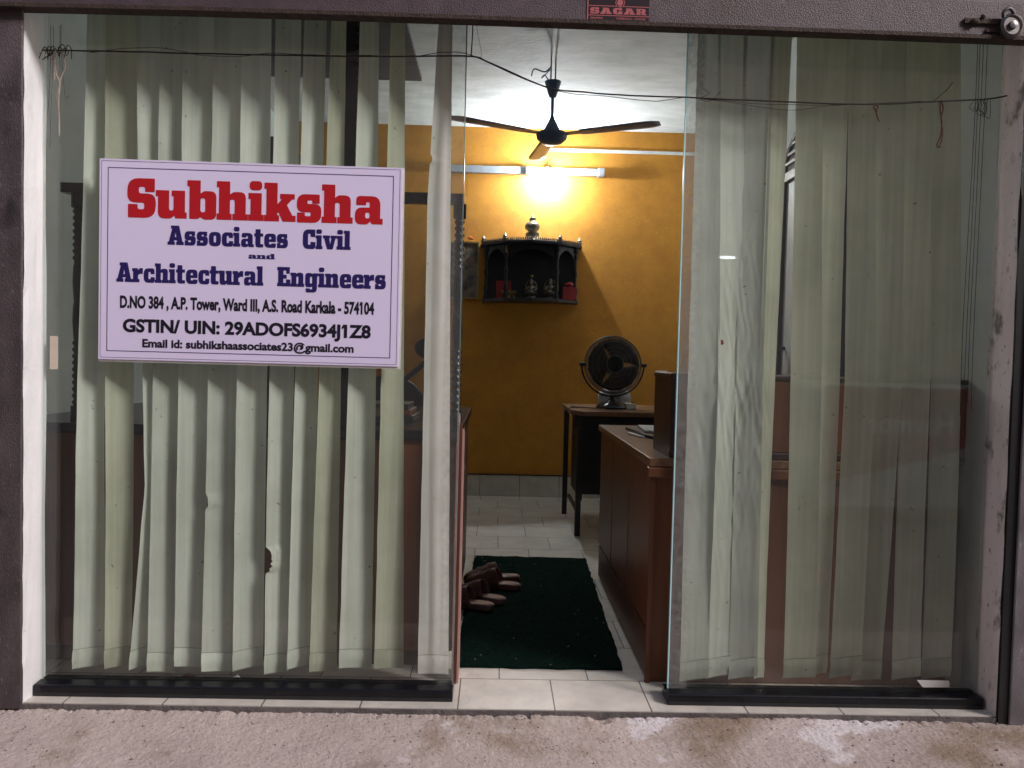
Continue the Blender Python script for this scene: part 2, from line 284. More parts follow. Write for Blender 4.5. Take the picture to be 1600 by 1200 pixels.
# ------------------------------------------------------------------ mesh helpers
class G:
    def __init__(s): s.v, s.f, s.mi = [], [], []

    def add(s, vs, fs, m=0):
        o = len(s.v); s.v += [Vector(v) for v in vs]
        s.f += [tuple(i + o for i in f) for f in fs]; s.mi += [m] * len(fs); return s

    def box(s, a, b, m=0):
        x0, x1 = sorted((a[0], b[0])); y0, y1 = sorted((a[1], b[1])); z0, z1 = sorted((a[2], b[2]))
        return s.add([(x0, y0, z0), (x1, y0, z0), (x1, y1, z0), (x0, y1, z0), (x0, y0, z1), (x1, y0, z1), (x1, y1, z1), (x0, y1, z1)],
                     [(0, 3, 2, 1), (4, 5, 6, 7), (0, 1, 5, 4), (1, 2, 6, 5), (2, 3, 7, 6), (3, 0, 4, 7)], m)

    def lathe(s, prof, c, n=24, axis=(0, 0, 1), m=0):
        c = Vector(c); q = Vector((0, 0, 1)).rotation_difference(Vector(axis).normalized())
        vs, fs = [], []
        for (r, h) in prof:
            for k in range(n):
                a = 2 * pi * k / n; vs.append(c + q @ Vector((r * cos(a), r * sin(a), h)))
        for i in range(len(prof) - 1):
            for k in range(n):
                k2 = (k + 1) % n
                fs.append((i * n + k, i * n + k2, (i + 1) * n + k2, (i + 1) * n + k))
        fs.append(tuple(range(n))[::-1]); fs.append(tuple((len(prof) - 1) * n + k for k in range(n)))
        return s.add(vs, fs, m)

    def cyl(s, a, b, r, r2=None, n=16, m=0):
        a, b = Vector(a), Vector(b)
        return s.lathe([(r, 0), (r if r2 is None else r2, (b - a).length)], a, n, b - a, m)

    def ball(s, c, r, n=16, sq=(1, 1, 1), m=0):
        vs, fs = [], []; c = Vector(c); k = n // 2
        for i in range(1, k):
            th = pi * i / k
            for j in range(n):
                ph = 2 * pi * j / n
                vs.append(c + Vector((r * sq[0] * sin(th) * cos(ph), r * sq[1] * sin(th) * sin(ph), r * sq[2] * cos(th))))
        top = len(vs); vs.append(c + Vector((0, 0, r * sq[2]))); vs.append(c - Vector((0, 0, r * sq[2])))
        for i in range(k - 2):
            for j in range(n):
                j2 = (j + 1) % n; fs.append((i * n + j, (i + 1) * n + j, (i + 1) * n + j2, i * n + j2))
        for j in range(n):
            j2 = (j + 1) % n; fs.append((top, j, j2)); fs.append((top + 1, (k - 2) * n + j2, (k - 2) * n + j))
        return s.add(vs, fs, m)

    def tube(s, pts, r, n=6, m=0):
        pts = [Vector(p) for p in pts]; vs, fs = [], []
        for i, p in enumerate(pts):
            d = (pts[min(i + 1, len(pts) - 1)] - pts[max(i - 1, 0)]).normalized()
            a = d.orthogonal().normalized() if i == 0 else (pa - d * pa.dot(d)).normalized()
            pa = a; b = d.cross(a); rr = r(i / (len(pts) - 1)) if callable(r) else r
            for k in range(n):
                t = 2 * pi * k / n; vs.append(p + a * rr * cos(t) + b * rr * sin(t))
        for i in range(len(pts) - 1):
            for k in range(n):
                k2 = (k + 1) % n; fs.append((i * n + k, i * n + k2, (i + 1) * n + k2, (i + 1) * n + k))
        fs.append(tuple(range(n))[::-1]); fs.append(tuple((len(pts) - 1) * n + k for k in range(n)))
        return s.add(vs, fs, m)

    def prism(s, poly, d, m=0):
        """poly: list of 3-D points (planar), extruded by vector d"""
        n = len(poly); d = Vector(d); vs = [Vector(p) for p in poly] + [Vector(p) + d for p in poly]
        return s.add(vs, [tuple(range(n))[::-1], tuple(range(n, 2 * n))] + [(i, (i + 1) % n, (i + 1) % n + n, i + n) for i in range(n)], m)

    def grid(s, rows, m=0):
        nr, nc = len(rows), len(rows[0])
        return s.add([p for r in rows for p in r], [(i * nc + j, i * nc + j + 1, (i + 1) * nc + j + 1, (i + 1) * nc + j) for i in range(nr - 1) for j in range(nc - 1)], m)

    def build(s, name, mats, parent=None, origin=None, smooth=False, bevel=0, label=None):
        if not isinstance(mats, (list, tuple)): mats = [mats]
        if parent is not None:
            o0 = Vector(parent['_base']) if '_base' in parent else Vector((0, 0, 0))
            if origin is None: origin = o0
        elif origin is None:
            xs = [v.x for v in s.v]; ys = [v.y for v in s.v]; zs = [v.z for v in s.v]
            origin = ((min(xs) + max(xs)) / 2, (min(ys) + max(ys)) / 2, min(zs))
        origin = Vector(origin)
        me = bpy.data.meshes.new(name); me.from_pydata([tuple(v - origin) for v in s.v], [], s.f)
        for mm in mats: me.materials.append(mm)
        me.polygons.foreach_set('material_index', s.mi)
        import bmesh
        bm = bmesh.new(); bm.from_mesh(me)
        bmesh.ops.recalc_face_normals(bm, faces=bm.faces); bm.to_mesh(me); bm.free()
        o = bpy.data.objects.new(name, me); COL.objects.link(o)
        if smooth: me.polygons.foreach_set('use_smooth', [True] * len(me.polygons)); me.set_sharp_from_angle(angle=radians(40))
        if bevel:
            md = o.modifiers.new('bevel', 'BEVEL'); md.width = bevel; md.segments = 2; md.limit_method = 'ANGLE'; md.angle_limit = radians(40)
        if parent is not None:
            o.parent = parent; o.location = origin - Vector(parent['_base'])
        else: o.location = origin
        o['_base'] = tuple(origin)
        if label: o['label'] = label
        return o


def tag(o, label, cat, group=None, kind=None):
    o['label'] = label; o['category'] = cat
    if group: o['group'] = group
    if kind: o['kind'] = kind
    return o


def root(name, loc, label, cat, group=None):
    o = bpy.data.objects.new(name, None); COL.objects.link(o); o.empty_display_size = .05
    o.location = loc; o['_base'] = tuple(loc); return tag(o, label, cat, group)


def struct(g, name, m, **k):
    o = g.build(name, m, **k); o['kind'] = 'structure'; return o


def smoothpath(pts, n=8):
    pts = [Vector(p) for p in pts]; out = []
    for i in range(len(pts) - 1):
        p0, p1, p2, p3 = pts[max(i - 1, 0)], pts[i], pts[i + 1], pts[min(i + 2, len(pts) - 1)]
        for k in range(n):
            t = k / n
            out.append(.5 * ((2 * p1) + (p2 - p0) * t + (2 * p0 - 5 * p1 + 4 * p2 - p3) * t * t + (3 * p1 - p0 - 3 * p2 + p3) * t ** 3))
    return out + [pts[-1]]


# ------------------------------------------------------------------ the setting
XL, XR, YB, ZC = P(65.5, 600, 0).x, P(1549, 600, 0).x, 3.45, 2.76
YJ = -.090
XLI = -1.63                                           # the room is a little wider than the opening
FE = -.088                                            # front edge of the tiled floor
struct(G().box((XLI - .15, FE, -.05), (XR + .15, YB + .15, 0)), 'floor', MT['tile'], origin=(0, 0, 0))
struct(G().box((XLI - .15, -.30, ZC), (XR + .15, YB + .15, ZC + .12)), 'ceiling', MT['ceil'])
w = G().box((XLI - .14, YB, 0), (XR + .14, YB + .12, ZC)).build('back_wall', MT['orange'])
tag(w, 'mustard orange painted back wall lit by the bare bulb', 'wall', kind='thing')
w = G().box((XLI - .14, 0.026, 0), (XLI, YB, ZC)).build('side_wall', MT['wall'])
tag(w, 'pale grey inner side wall behind the dark cupboard', 'wall', kind='thing')
w = G().box((XR, 0.02, 0), (XR + .14, YB, ZC)).build('side_wall', MT['wall'])
tag(w, 'pale grey inner side wall that holds the white door', 'wall', kind='thing')
sk = G().box((XLI, YB - .012, 0), (XR, YB, .158)).build('skirting', MT['skirt'], origin=(0, YB, 0))
sk.data.transform(Matrix.Rotation(radians(-90), 4, 'X')); sk.rotation_euler.x = radians(90)
tag(sk, 'row of cream skirting tiles along the orange wall foot', 'skirting', kind='thing')
g = G().box((XLI, YB - .017, .158), (XR, YB, .166)).build('skirting_edge', MT['wood_dark'], parent=None)
g.parent = sk; g.matrix_parent_inverse = Matrix.LocRotScale(sk.location, sk.rotation_euler, None).inverted()

# jambs (reveals) between shutter rails and glass
def jamb(xin, sgn, m, lab):
    z0 = -.045
    rows = []
    nz, ny = 60, 5
    for i in range(nz + 1):
        z = z0 + (ZC - z0) * i / nz
        rows.append([(xin + .004 * noise.noise((j * .9, z * 5, sgn * 7)) + (.010 * max(0, noise.noise((1, z * 9, sgn * 3))) * sgn if j == 0 else 0), YJ + (.02 - YJ) * j / ny, z) for j in range(ny + 1)])
    g = G().grid(rows)
    g.box((xin + sgn * .006, YJ + .002, z0), (xin + sgn * .34, .0195, ZC))
    o = g.build('jamb', m); tag(o, lab, 'wall', kind='thing'); return o
jamb(XL, -1, MT['reveal_l'], 'bright whitewashed door jamb beside the sign side pane')
jamb(XR, 1, MT['reveal_r'], 'pinkish stained door jamb with black mould specks')

# cement threshold in front of the tiles
rows = []
NX, NY = 900, 110
for j in range(NY + 1):
    y = FE - .0085 - .62 * j / NY
    row = []
    for i in range(NX + 1):
        x = -2.3 + 4.7 * i / NX
        e = 1 if j == 0 else 0
        z = -.015 - .014 * j / NY + .005 * noise.noise((x * 4, y * 4, 0)) + .0016 * noise.noise((x * 24, y * 24, 3)) + .0014 * noise.noise((x * 62, y * 62, 5)) + .0036 * min(.06, abs(noise.noise((x * 62, y * 62, 8))) - .2) + .0013 * noise.noise((x * 130, y * 130, 3))
        yy = y
        if j < 6:
            bite = .35 * noise.noise((x * 9, 3.3, 1)) + .8 * noise.noise((x * 46, 1.3, 2)) + .5 * noise.noise((x * 110, 4.3, 2))
            z += .005 * max(0, bite) * (6 - j) / 6 - .016 * max(0, -bite - .25) * (6 - j) / 6
        d = math.hypot(x - .335, (y - FE + .022) * 1.3)              # broken-out hollow by the tiles
        if d < .035: z -= .020 * (1 - d / .035)
        row.append((x, yy, z))
    rows.append(row)
rows.append([(p[0], p[1] - .012, -.40) for p in rows[-1]])
struct(G().grid(rows), 'pavement', MT['cement'], origin=(0, 0, 0), smooth=False)
g = G()
for k in range(420):                                  # loose grit on the worn cement
    x = random.uniform(-1.6, 1.75); y = FE - .012 - random.random() ** 1.8 * .42; r_ = random.uniform(.0012, .0035) * (1.6 if random.random() < .06 else 1)
    jn = max(0, min(NY, int((FE - .0085 - y) / .62 * NY))); im = max(0, min(NX, int((x + 2.3) / 4.7 * NX)))
    z = rows[jn][im][2] + r_ * .5; an = random.uniform(0, 6)
    vs = [(x + r_ * cos(an + q * 1.57) * random.uniform(.7, 1.3), y + r_ * sin(an + q * 1.57) * random.uniform(.7, 1.3), z + r_ * random.uniform(-.5, .2)) for q in range(4)]
    g.add(vs + [(x, y, z + r_ * .8), (x, y, z - r_)], [(0, 1, 4), (1, 2, 4), (2, 3, 4), (3, 0, 4), (1, 0, 5), (2, 1, 5), (3, 2, 5), (0, 3, 5)])
o = g.build('grit', MT['grit']); tag(o, 'loose brown grit scattered over the cement threshold', 'grit', kind='stuff')
struct(G().box((XL, FE - .008, -.05), (XR, FE - .0002, -.003)), 'floor_edge', MT['grout'])
struct(G().add([(-60, -80, -.40), (60, -80, -.40), (60, 60, -.40), (-60, 60, -.40)], [(0, 1, 2, 3)]), 'street', MT['asphalt'])

# shutter rails
def guide_rail(xa, xb, slot_x0, slot_x1, z0, lab, m):
    r = root('shutter_rail', ((xa + xb) / 2, -.12, z0), lab, 'shutter rail', 'steel guide rails of the rolling shutter')
    G().box((xa, -.108, z0), (xb, -.100, 2.7)).build('rail_face', m, r, bevel=.003)
    G().box((slot_x0, -.0995, z0 + .002), (slot_x1, YJ - .0005, 2.7)).build('slot_shade', MT['blackmatt'], r)  # solid black strip stands in for the dark depth of the slot
    return r
xl = P(35, 600, -.104).x; xr = P(1591, 800, -.104).x
guide_rail(xl - .13, xl, xl - .10, XL - .0015, -.012, 'dark purple grey shutter rail beside the bright white jamb', MT['rail'])
guide_rail(xr, xr + .12, XR + .0015, xr + .10, -.030, 'scratched grey shutter rail beside the stained pink jamb', MT['rail2'])
w = G().box((-2.6, -.09, -.40), (XL - .10, .0225, 3.4)).build('front_wall', MT['facade'])
tag(w, 'plastered facade wall at the bright jamb side', 'wall', kind='thing')
w = G().box((XR + .10, -.09, -.40), (2.8, .0225, 3.4)).build('front_wall', MT['facade'])
tag(w, 'plastered facade wall at the stained jamb side', 'wall', kind='thing')

# rolled-up shutter: bottom bar, lip, slatted curtain, sticker, lock
YS = -.122
sh = root('rolling_shutter', (.1, YS, 1.98), 'raised purple grey steel shutter with granular bottom bar over the opening', 'shutter')
low = [(-40, 11), (40, 13), (300, 19), (540, 26), (800, 35), (1070, 45), (1340, 55), (1600, 65), (1680, 68)]
lowp = [P(x, y, YS) for x, y in low]
hi = [p + Vector((0, 0, .108)) for p in lowp]
g = G()
for a, b in ((0, 1),):
    vs = []
    rows = [[p + Vector((0, 0, .011)) for p in lowp], [p for p in hi]]
    fr = [[p + Vector((0, -.004, 0)) for p in r] for r in rows]; bk = [[p + Vector((0, .014, 0)) for p in r] for r in rows]
    g.grid([bk[0], fr[0], fr[1], bk[1], bk[0]])
g.build('bottom_bar', MT['shutter'], sh, bevel=.002)
g = G()
fr = [lowp, [p + Vector((0, 0, .011)) for p in lowp]]
g.grid([[p + Vector((0, -.012, 0)) for p in fr[0]], [p + Vector((0, -.012, 0)) for p in fr[1]], [p + Vector((0, .03, 0)) for p in fr[1]], [p + Vector((0, .03, 0)) for p in fr[0]], [p + Vector((0, -.012, 0)) for p in fr[0]]])
g.build('bottom_lip', MT['rust'], sh)
rows = []
for k in range(60):
    zz = k * .0125
    rows.append([p + Vector((0, .012 + .012 * abs(sin(k * pi / 5)), zz)) for p in hi])
G().grid(rows).build('curtain', MT['shutter'], sh, smooth=True)

# ---- lettering: slab glyphs drawn as outlines with rounded corners
def rp(pts, seg=5):
    out = []; n = len(pts)
    pts = [(p + (0,) if len(p) == 2 else p) for p in pts]
    for i in range(n):
        p = Vector(pts[i][:2]); a = Vector(pts[i - 1][:2]); b = Vector(pts[(i + 1) % n][:2]); r = pts[i][2]
        la, lb = (a - p).length, (b - p).length
        r = min(r, la * .49, lb * .49)
        if r < .4: out.append(tuple(p)); continue
        pa = p + (a - p) * (r / la); pb = p + (b - p) * (r / lb)
        for k in range(seg + 1):
            t = k / seg; out.append(tuple(pa * (1 - t) ** 2 + p * 2 * t * (1 - t) + pb * t * t))
    return out
O_HOLE = [(29, 54, 6), (43, 54, 6), (43, 18, 6), (29, 18, 6)]
GL = {
 'S': (76, [[(0, 101, 34), (74, 101, 3), (74, 66, 3), (48, 66, 3), (48, 79, 6), (31, 79, 6), (31, 62, 6), (77, 62, 32), (77, -1, 34), (2, -1, 3), (2, 34, 3), (28, 34, 3), (28, 21, 6), (46, 21, 6), (46, 38, 6), (0, 38, 32)]]),
 'u': (79, [[(-5, 72, 2), (31, 72, 2), (31, 20, 7), (43, 20, 7), (43, 57), (38, 57), (38, 72, 2), (74, 72, 2), (74, 16), (79, 16), (79, 0), (48, 0), (46, 7, 2), (36, -1, 9), (1, -1, 26), (1, 56), (-5, 56)]]),
 'b': (74, [[(-5, 100, 2), (31, 100, 2), (31, 66, 2), (40, 73, 8), (74, 73, 28), (74, -1, 28), (40, -1, 8), (31, 5, 2), (24, 0, 2), (1, 0, 2), (1, 84), (-5, 84)], [(31, 54, 6), (44, 54, 6), (44, 18, 6), (31, 18, 6)]]),
 'h': (80, [[(-5, 100, 2), (31, 100, 2), (31, 66, 2), (40, 73, 8), (74, 73, 24), (74, 16), (80, 16), (80, 0), (38, 0), (38, 16), (44, 16), (44, 53, 6), (31, 53, 6), (31, 16), (36, 16), (36, 0), (-5, 0), (-5, 16), (1, 16), (1, 84), (-5, 84)]]),
 'n': (80, [[(-5, 72, 2), (29, 72, 2), (31, 66, 2), (40, 73, 8), (74, 73, 24), (74, 16), (80, 16), (80, 0), (38, 0), (38, 16), (44, 16), (44, 53, 6), (31, 53, 6), (31, 16), (36, 16), (36, 0), (-5, 0), (-5, 16), (1, 16), (1, 56), (-5, 56)]]),
 'i': (37, [[(-5, 72), (31, 72), (31, 16), (37, 16), (37, 0), (-5, 0), (-5, 16), (1, 16), (1, 56), (-5, 56)], [(-2, 79, 11), (32, 79, 11), (32, 103, 11), (-2, 103, 11)]]),
 'k': (78, [[(-5, 100, 2), (31, 100, 2), (31, 45), (43, 58), (38, 58), (38, 72), (78, 72), (78, 58), (71, 58), (57, 43), (72, 16), (81, 16), (81, 0), (46, 0), (34, 24), (31, 21), (31, 16), (36, 16), (36, 0), (-5, 0), (-5, 16), (1, 16), (1, 84), (-5, 84)]]),
 's': (67, [[(0, 73, 24), (62, 73, 2), (62, 49, 2), (42, 49, 2), (42, 57, 3), (29, 57, 3), (29, 48, 3), (67, 48, 22), (67, -1, 24), (1, -1, 2), (1, 25, 2), (22, 25, 2), (22, 16, 3), (38, 16, 3), (38, 26, 3), (0, 26, 20)]]),
 'a': (76, [[(3, 73, 20), (69, 73, 24), (69, 15), (76, 15), (76, 0), (46, 0, 3), (42, 7, 2), (34, -1, 9), (0, -1, 22), (0, 43, 20), (40, 43, 2), (40, 57, 4), (30, 57, 4), (30, 49, 2), (3, 49, 2)], [(28, 30, 5), (40, 30, 5), (40, 15, 5), (28, 15, 5)]]),
 'A': (92, [[(-4, 0), (-4, 16), (3, 16), (23, 84), (16, 84), (16, 100), (64, 100), (86, 16), (93, 16), (93, 0), (48, 0), (48, 16), (54, 16), (52, 24), (36, 24), (34, 16), (40, 16), (40, 0)], [(39, 40), (49, 40), (44, 66)]]),
 'o': (72, [[(0, 73, 28), (72, 73, 28), (72, -1, 28), (0, -1, 28)], O_HOLE]),
 'c': (67, [[(0, 73, 28), (66, 73, 16), (66, 44, 2), (42, 44, 2), (42, 55, 5), (29, 55, 6), (29, 17, 6), (42, 17, 5), (42, 28, 2), (67, 28, 2), (67, -1, 22), (0, -1, 28)]]),
 'C': (76, [[(0, 101, 34), (74, 101, 3), (74, 62, 2), (46, 62, 2), (46, 79, 6), (31, 79, 6), (31, 21, 6), (46, 21, 6), (46, 36, 2), (76, 36, 2), (76, -1, 32), (0, -1, 34)]]),
 'e': (70, [[(0, 73, 28), (70, 73, 28), (70, 30, 2), (29, 30), (29, 17, 6), (43, 17, 5), (43, 22, 2), (70, 22, 2), (70, -1, 24), (0, -1, 28)], [(29, 43), (29, 56, 5), (42, 56, 5), (42, 43)]]),
 't': (51, [[(4, 94, 4), (34, 94, 2), (34, 72), (50, 72), (50, 56), (34, 56), (34, 17, 4), (51, 17, 2), (51, 0, 4), (4, -1, 18), (4, 56), (-4, 56), (-4, 72), (4, 72)]]),
 'v': (78, [[(-4, 72), (38, 72), (38, 58), (33, 58), (40, 27), (47, 58), (42, 58), (42, 72), (78, 72), (78, 58), (72, 58), (56, 0), (22, 0), (3, 58), (-4, 58)]]),
 'l': (37, [[(-5, 100, 2), (31, 100, 2), (31, 16), (37, 16), (37, 0), (-5, 0), (-5, 16), (1, 16), (1, 84), (-5, 84)]]),
 'd': (79, [[(36, 100), (73, 100, 2), (73, 16), (79, 16), (79, 0), (46, 0), (43, 6, 2), (34, -1, 9), (0, -1, 28), (0, 73, 28), (36, 73, 8), (43, 68, 2), (43, 84), (36, 84)], O_HOLE]),
 'E': (76, [[(-5, 100), (72, 100), (72, 66), (50, 66), (50, 82), (33, 82), (33, 60), (53, 60), (53, 40), (33, 40), (33, 18), (50, 18), (50, 36), (76, 36), (76, 0), (-5, 0), (-5, 17), (1, 17), (1, 83), (-5, 83)]]),
 'g': (79, [[(0, 73, 28), (36, 73, 8), (43, 67, 2), (46, 72, 2), (79, 72), (79, 57), (73, 57), (73, -28, 24), (4, -28, 16), (4, -7, 2), (30, -7, 2), (30, -12, 3), (43, -12, 4), (43, 5, 2), (34, -1, 8), (0, -1, 26)], O_HOLE]),
 'r': (60, [[(-5, 72), (28, 72), (31, 62, 2), (40, 73, 8), (60, 73, 4), (60, 43, 2), (42, 43, 3), (31, 36, 3), (31, 16), (40, 16), (40, 0), (-5, 0), (-5, 16), (1, 16), (1, 56), (-5, 56)]]),
 'G': (80, [[(0, 101, 34), (74, 101, 3), (74, 64, 2), (46, 64, 2), (46, 79, 6), (31, 79, 6), (31, 21, 6), (46, 21, 6), (46, 34), (40, 34), (40, 48), (80, 48), (80, 34), (76, 34), (76, -1, 8), (0, -1, 34)]]),
 'R': (84, [[(-5, 100), (76, 100, 26), (76, 46, 14), (66, 42), (72, 16), (84, 16), (84, 0), (46, 0), (40, 38), (31, 38), (31, 16), (38, 16), (38, 0), (-5, 0), (-5, 16), (1, 16), (1, 84), (-5, 84)], [(31, 82), (45, 82, 5), (45, 56, 5), (31, 56)]]),
}


def curve_mesh(splines, name):
    cu = bpy.data.curves.new(name, 'CURVE'); cu.dimensions = '2D'; cu.fill_mode = 'BOTH'
    for pts in splines:
        sp = cu.splines.new('POLY'); sp.points.add(len(pts) - 1)
        for q, p in zip(sp.points, pts): q.co = (p[0], p[1], 0, 1)
        sp.use_cyclic_u = True
    return curve_to_g(cu)


def curve_to_g(cu):
    ob = bpy.data.objects.new('tmp', cu); COL.objects.link(ob)
    dg = bpy.context.evaluated_depsgraph_get(); dg.update()
    me = bpy.data.meshes.new_from_object(ob.evaluated_get(dg))
    r = ([Vector(v.co) for v in me.vertices], [tuple(p.vertices) for p in me.polygons])
    bpy.data.objects.remove(ob); bpy.data.meshes.remove(me); bpy.data.curves.remove(cu)
    return r


def slab_text(txt, gap=7, word=60):
    sp, x = [], 0
    for ch in txt:
        if ch == ' ': x += word; continue
        w_, outl = GL[ch]
        for o in outl: sp.append([(a + x, b) for a, b in rp(o)])
        x += w_ + gap
    return curve_mesh(sp, 'lettering')


def sans_text(txt, bold=.018):
    cu = bpy.data.curves.new('lettering', 'FONT'); cu.body = txt; cu.size = 1; cu.offset = bold; cu.resolution_u = 4
    vs, fs = curve_to_g(cu)
    def right(t_):
        c2 = bpy.data.curves.new('lettering', 'FONT'); c2.body = t_; c2.size = 1; c2.offset = bold
        xs = [v.x for v in curve_to_g(c2)[0]]; return min(xs), max(xs)
    a, b = right('1'); w_ = b - a
    for k, ch in enumerate(txt):
        if ch == '1':
            x = right(txt[:k + 1])[1] - w_; o = len(vs)
            vs += [Vector((x - .0005, .729 + bold, 0)), Vector((x - .0005, .53, 0)), Vector((x - .13, .45, 0)), Vector((x - .13, .58, 0))]; fs.append((o, o + 1, o + 2, o + 3))
    return vs, fs


def place(vf, o, ux, uy, nrm, u0, u1, vcap, vbase, capref, lift, name, m, parent, ext=None):
    """fit flat lettering into a box on a board: u0..u1 along ux, cap top vcap, base line vbase (down)"""
    vs, fs = vf
    xs = [v.x for v in vs]; x0, x1 = min(xs), max(xs)
    sx = (u1 - u0) / (x1 - x0); sy = (vbase - vcap) / capref
    g = G().add([o + ux * (u0 + (v.x - x0) * sx) + uy * (vbase - v.y * sy) + nrm * lift for v in vs], fs)
    return g.build(name, m, parent)


# ------------------------------------------------------------------ the shop sign on the glass
SY = -.020
so_ = P(157, 248, SY); ux = (P(629, 263, SY) - so_); SW = ux.length; ux.normalize()
vv = P(155, 560, SY) - so_; uy = (vv - ux * vv.dot(ux)); SH = (P(626, 573, SY) - P(629, 263, SY)).length; uy.normalize()
nr = Vector((0, -1, 0)); nr = (nr - ux * nr.dot(ux)); nr.normalize()
sg = root('shop_sign', so_ + uy * SH, 'white lilac sign board with red and navy lettering on the glass', 'sign')
g = G()
c4 = [so_, so_ + ux * SW, so_ + ux * SW + uy * SH, so_ + uy * SH]
g.prism(c4, nr * .004, 0); g.build('sign_board', MT['sign'], sg)
b4 = [so_ + ux * -.001 + uy * -.001, so_ + ux * (SW + .006) + uy * -.001, so_ + ux * (SW + .006) + uy * (SH + .007), so_ + ux * -.001 + uy * (SH + .007)]
G().prism([p + nr * -.0045 for p in b4], nr * .0040).build('backing_board', MT['foam'], sg)


def frame_line(ins, wd, r, lift, m, name):
    def ring(i):
        pts = [(i, i, r), (SW - i, i, r), (SW - i, SH - i, r), (i, SH - i, r)]
        return [so_ + ux * a + uy * b + nr * lift for a, b in rp(pts, 4)]
    A, B = ring(ins), ring(ins + wd); n = len(A)
    G().add(A + B, [(k, (k + 1) % n, (k + 1) % n + n, k + n) for k in range(n)]).build(name, m, sg)
frame_line(.0245, .0020, .016, .0046, MT['navy'], 'border_line')
frame_line(.0055, .0009, .0005, .0046, MT['ink'], 'border_line')
T = lambda vf, a, b, c, d, cap, m: place(vf, so_, ux, uy, nr, a * SW, b * SW, c * SH, d * SH, cap, .0047, 'lettering', m, sg)
T(slab_text('Subhiksha', 6), .092, .938, .094, .286, 100, MT['red'])
T(slab_text('Associates Civil', 6, 84), .226, .833, .322, .418, 100, MT['navy'])
T(slab_text('and', 6), .494, .582, .449, .476, 100, MT['navy'])
T(slab_text('Architectural Engineers', 6, 84), .058, .953, .513, .610, 100, MT['navy'])
CAPR = .729
T(sans_text('D.NO 384 , A.P. Tower, Ward III, A.S. Road Karkala - 574104', .040), .071, .916, .678, .738, CAPR, MT['ink'])
T(sans_text('GSTIN/ UIN: 29ADOFS6934J1Z8', .040), .081, .906, .794, .858, CAPR, MT['ink'])
T(sans_text('Email id: subhikshaassociates23@gmail.com', .036), .146, .850, .893, .934, CAPR, MT['ink'])

# maker's sticker on the shutter bar
MT['st_black'] = mat('sticker_black', (.020, .010, .014), (.014, .007, .010), .4, 12)
MT['st_red'] = mat('sticker_red', (.50, .14, .15), (.38, .10, .11), .5, 20)
YK = YS - .0052
q0 = P(918, -14, YK); kx = P(1015, -10.5, YK) - q0; KW = kx.length; kx.normalize()
ky = P(919, 32, YK) - q0; ky = ky - kx * ky.dot(kx); KH = ky.length; ky.normalize(); kn = Vector((0, -1, 0))
st = G().prism([q0, q0 + kx * KW, q0 + kx * KW + ky * KH, q0 + ky * KH], kn * .0006).build('sticker', MT['st_black'], sh)
def kbar(u0, u1, v0, v1):
    G().add([q0 + kx * (a * KW) + ky * (b * KH) + kn * .0010 for a, b in ((u0, v0), (u1, v0), (u1, v1), (u0, v1))], [(0, 1, 2, 3)]).build('border_line', MT['st_red'], st)
kbar(.0, .02, .0, 1); kbar(.02, 1, .475, .50); kbar(.02, 1, .80, .825)
place(slab_text('SAGAR', 12), q0, kx, ky, kn, .05 * KW, .96 * KW, .55 * KH, .76 * KH, 100, .0011, 'lettering', MT['st_red'], st)
place(sans_text('SALMAR'), q0, kx, ky, kn, .06 * KW, .26 * KW, .865 * KH, .935 * KH, CAPR, .0011, 'lettering', MT['st_red'], st)
place(sans_text('KARKALA - 574104'), q0, kx, ky, kn, .48 * KW, .94 * KW, .865 * KH, .935 * KH, CAPR, .0011, 'lettering', MT['st_red'], st)
g = G(); cc = q0 + kx * (.53 * KW) + ky * (.36 * KH) + kn * .0010
for r0, r1 in ((.0115, .0135), (0.001, .0085)):
    n = 24; A = [cc + kx * r0 * cos(2 * pi * k / n) + ky * r0 * sin(2 * pi * k / n) for k in range(n)]; B = [cc + kx * r1 * cos(2 * pi * k / n) + ky * r1 * sin(2 * pi * k / n) for k in range(n)]
    g.add(A + B, [(k, (k + 1) % n, (k + 1) % n + n, k + n) for k in range(n)])
g.build('emblem', MT['st_red'], st)

# lock and hasp at the right end of the bar
lk = root('padlock', P(1578, 42, YS - .02), 'round steel shutter lock hanging on its latch bar', 'lock')
c = P(1578, 42, YS - .016)
G().lathe([(.030, 0), (.034, .004), (.034, .016), (.027, .021), (.025, .017), (.012, .017), (.011, .024), (.003, .026)], c + Vector((0, .006, 0)), 28, (0, -1, 0)).build('lock_body', MT['steel'], lk, smooth=True)
G().tube(smoothpath([c + Vector((-.022, -.006, .02)), c + Vector((-.028, -.012, .036)), c + Vector((-.012, -.014, .046)), c + Vector((.004, -.01, .034))]), .005, 8).build('shackle', MT['steel'], lk, smooth=True)
a_, b_ = P(1512, 34, YS - .008), P(1570, 33, YS - .008)
g = G().box(a_ + Vector((-.01, -.004, -.005)), b_ + Vector((.01, .003, .005))); g.ball(P(1524, 33, YS - .014), .010, 10, (1.3, .8, .9)); g.ball(P(1536, 26, YS - .012), .007, 10)
g.box(P(1540, 46, YS - .006) + Vector((0, -.004, 0)), P(1572, 52, YS - .006) + Vector((0, .003, 0)))
g.build('latch_bar', MT['rust'], lk, bevel=.001)

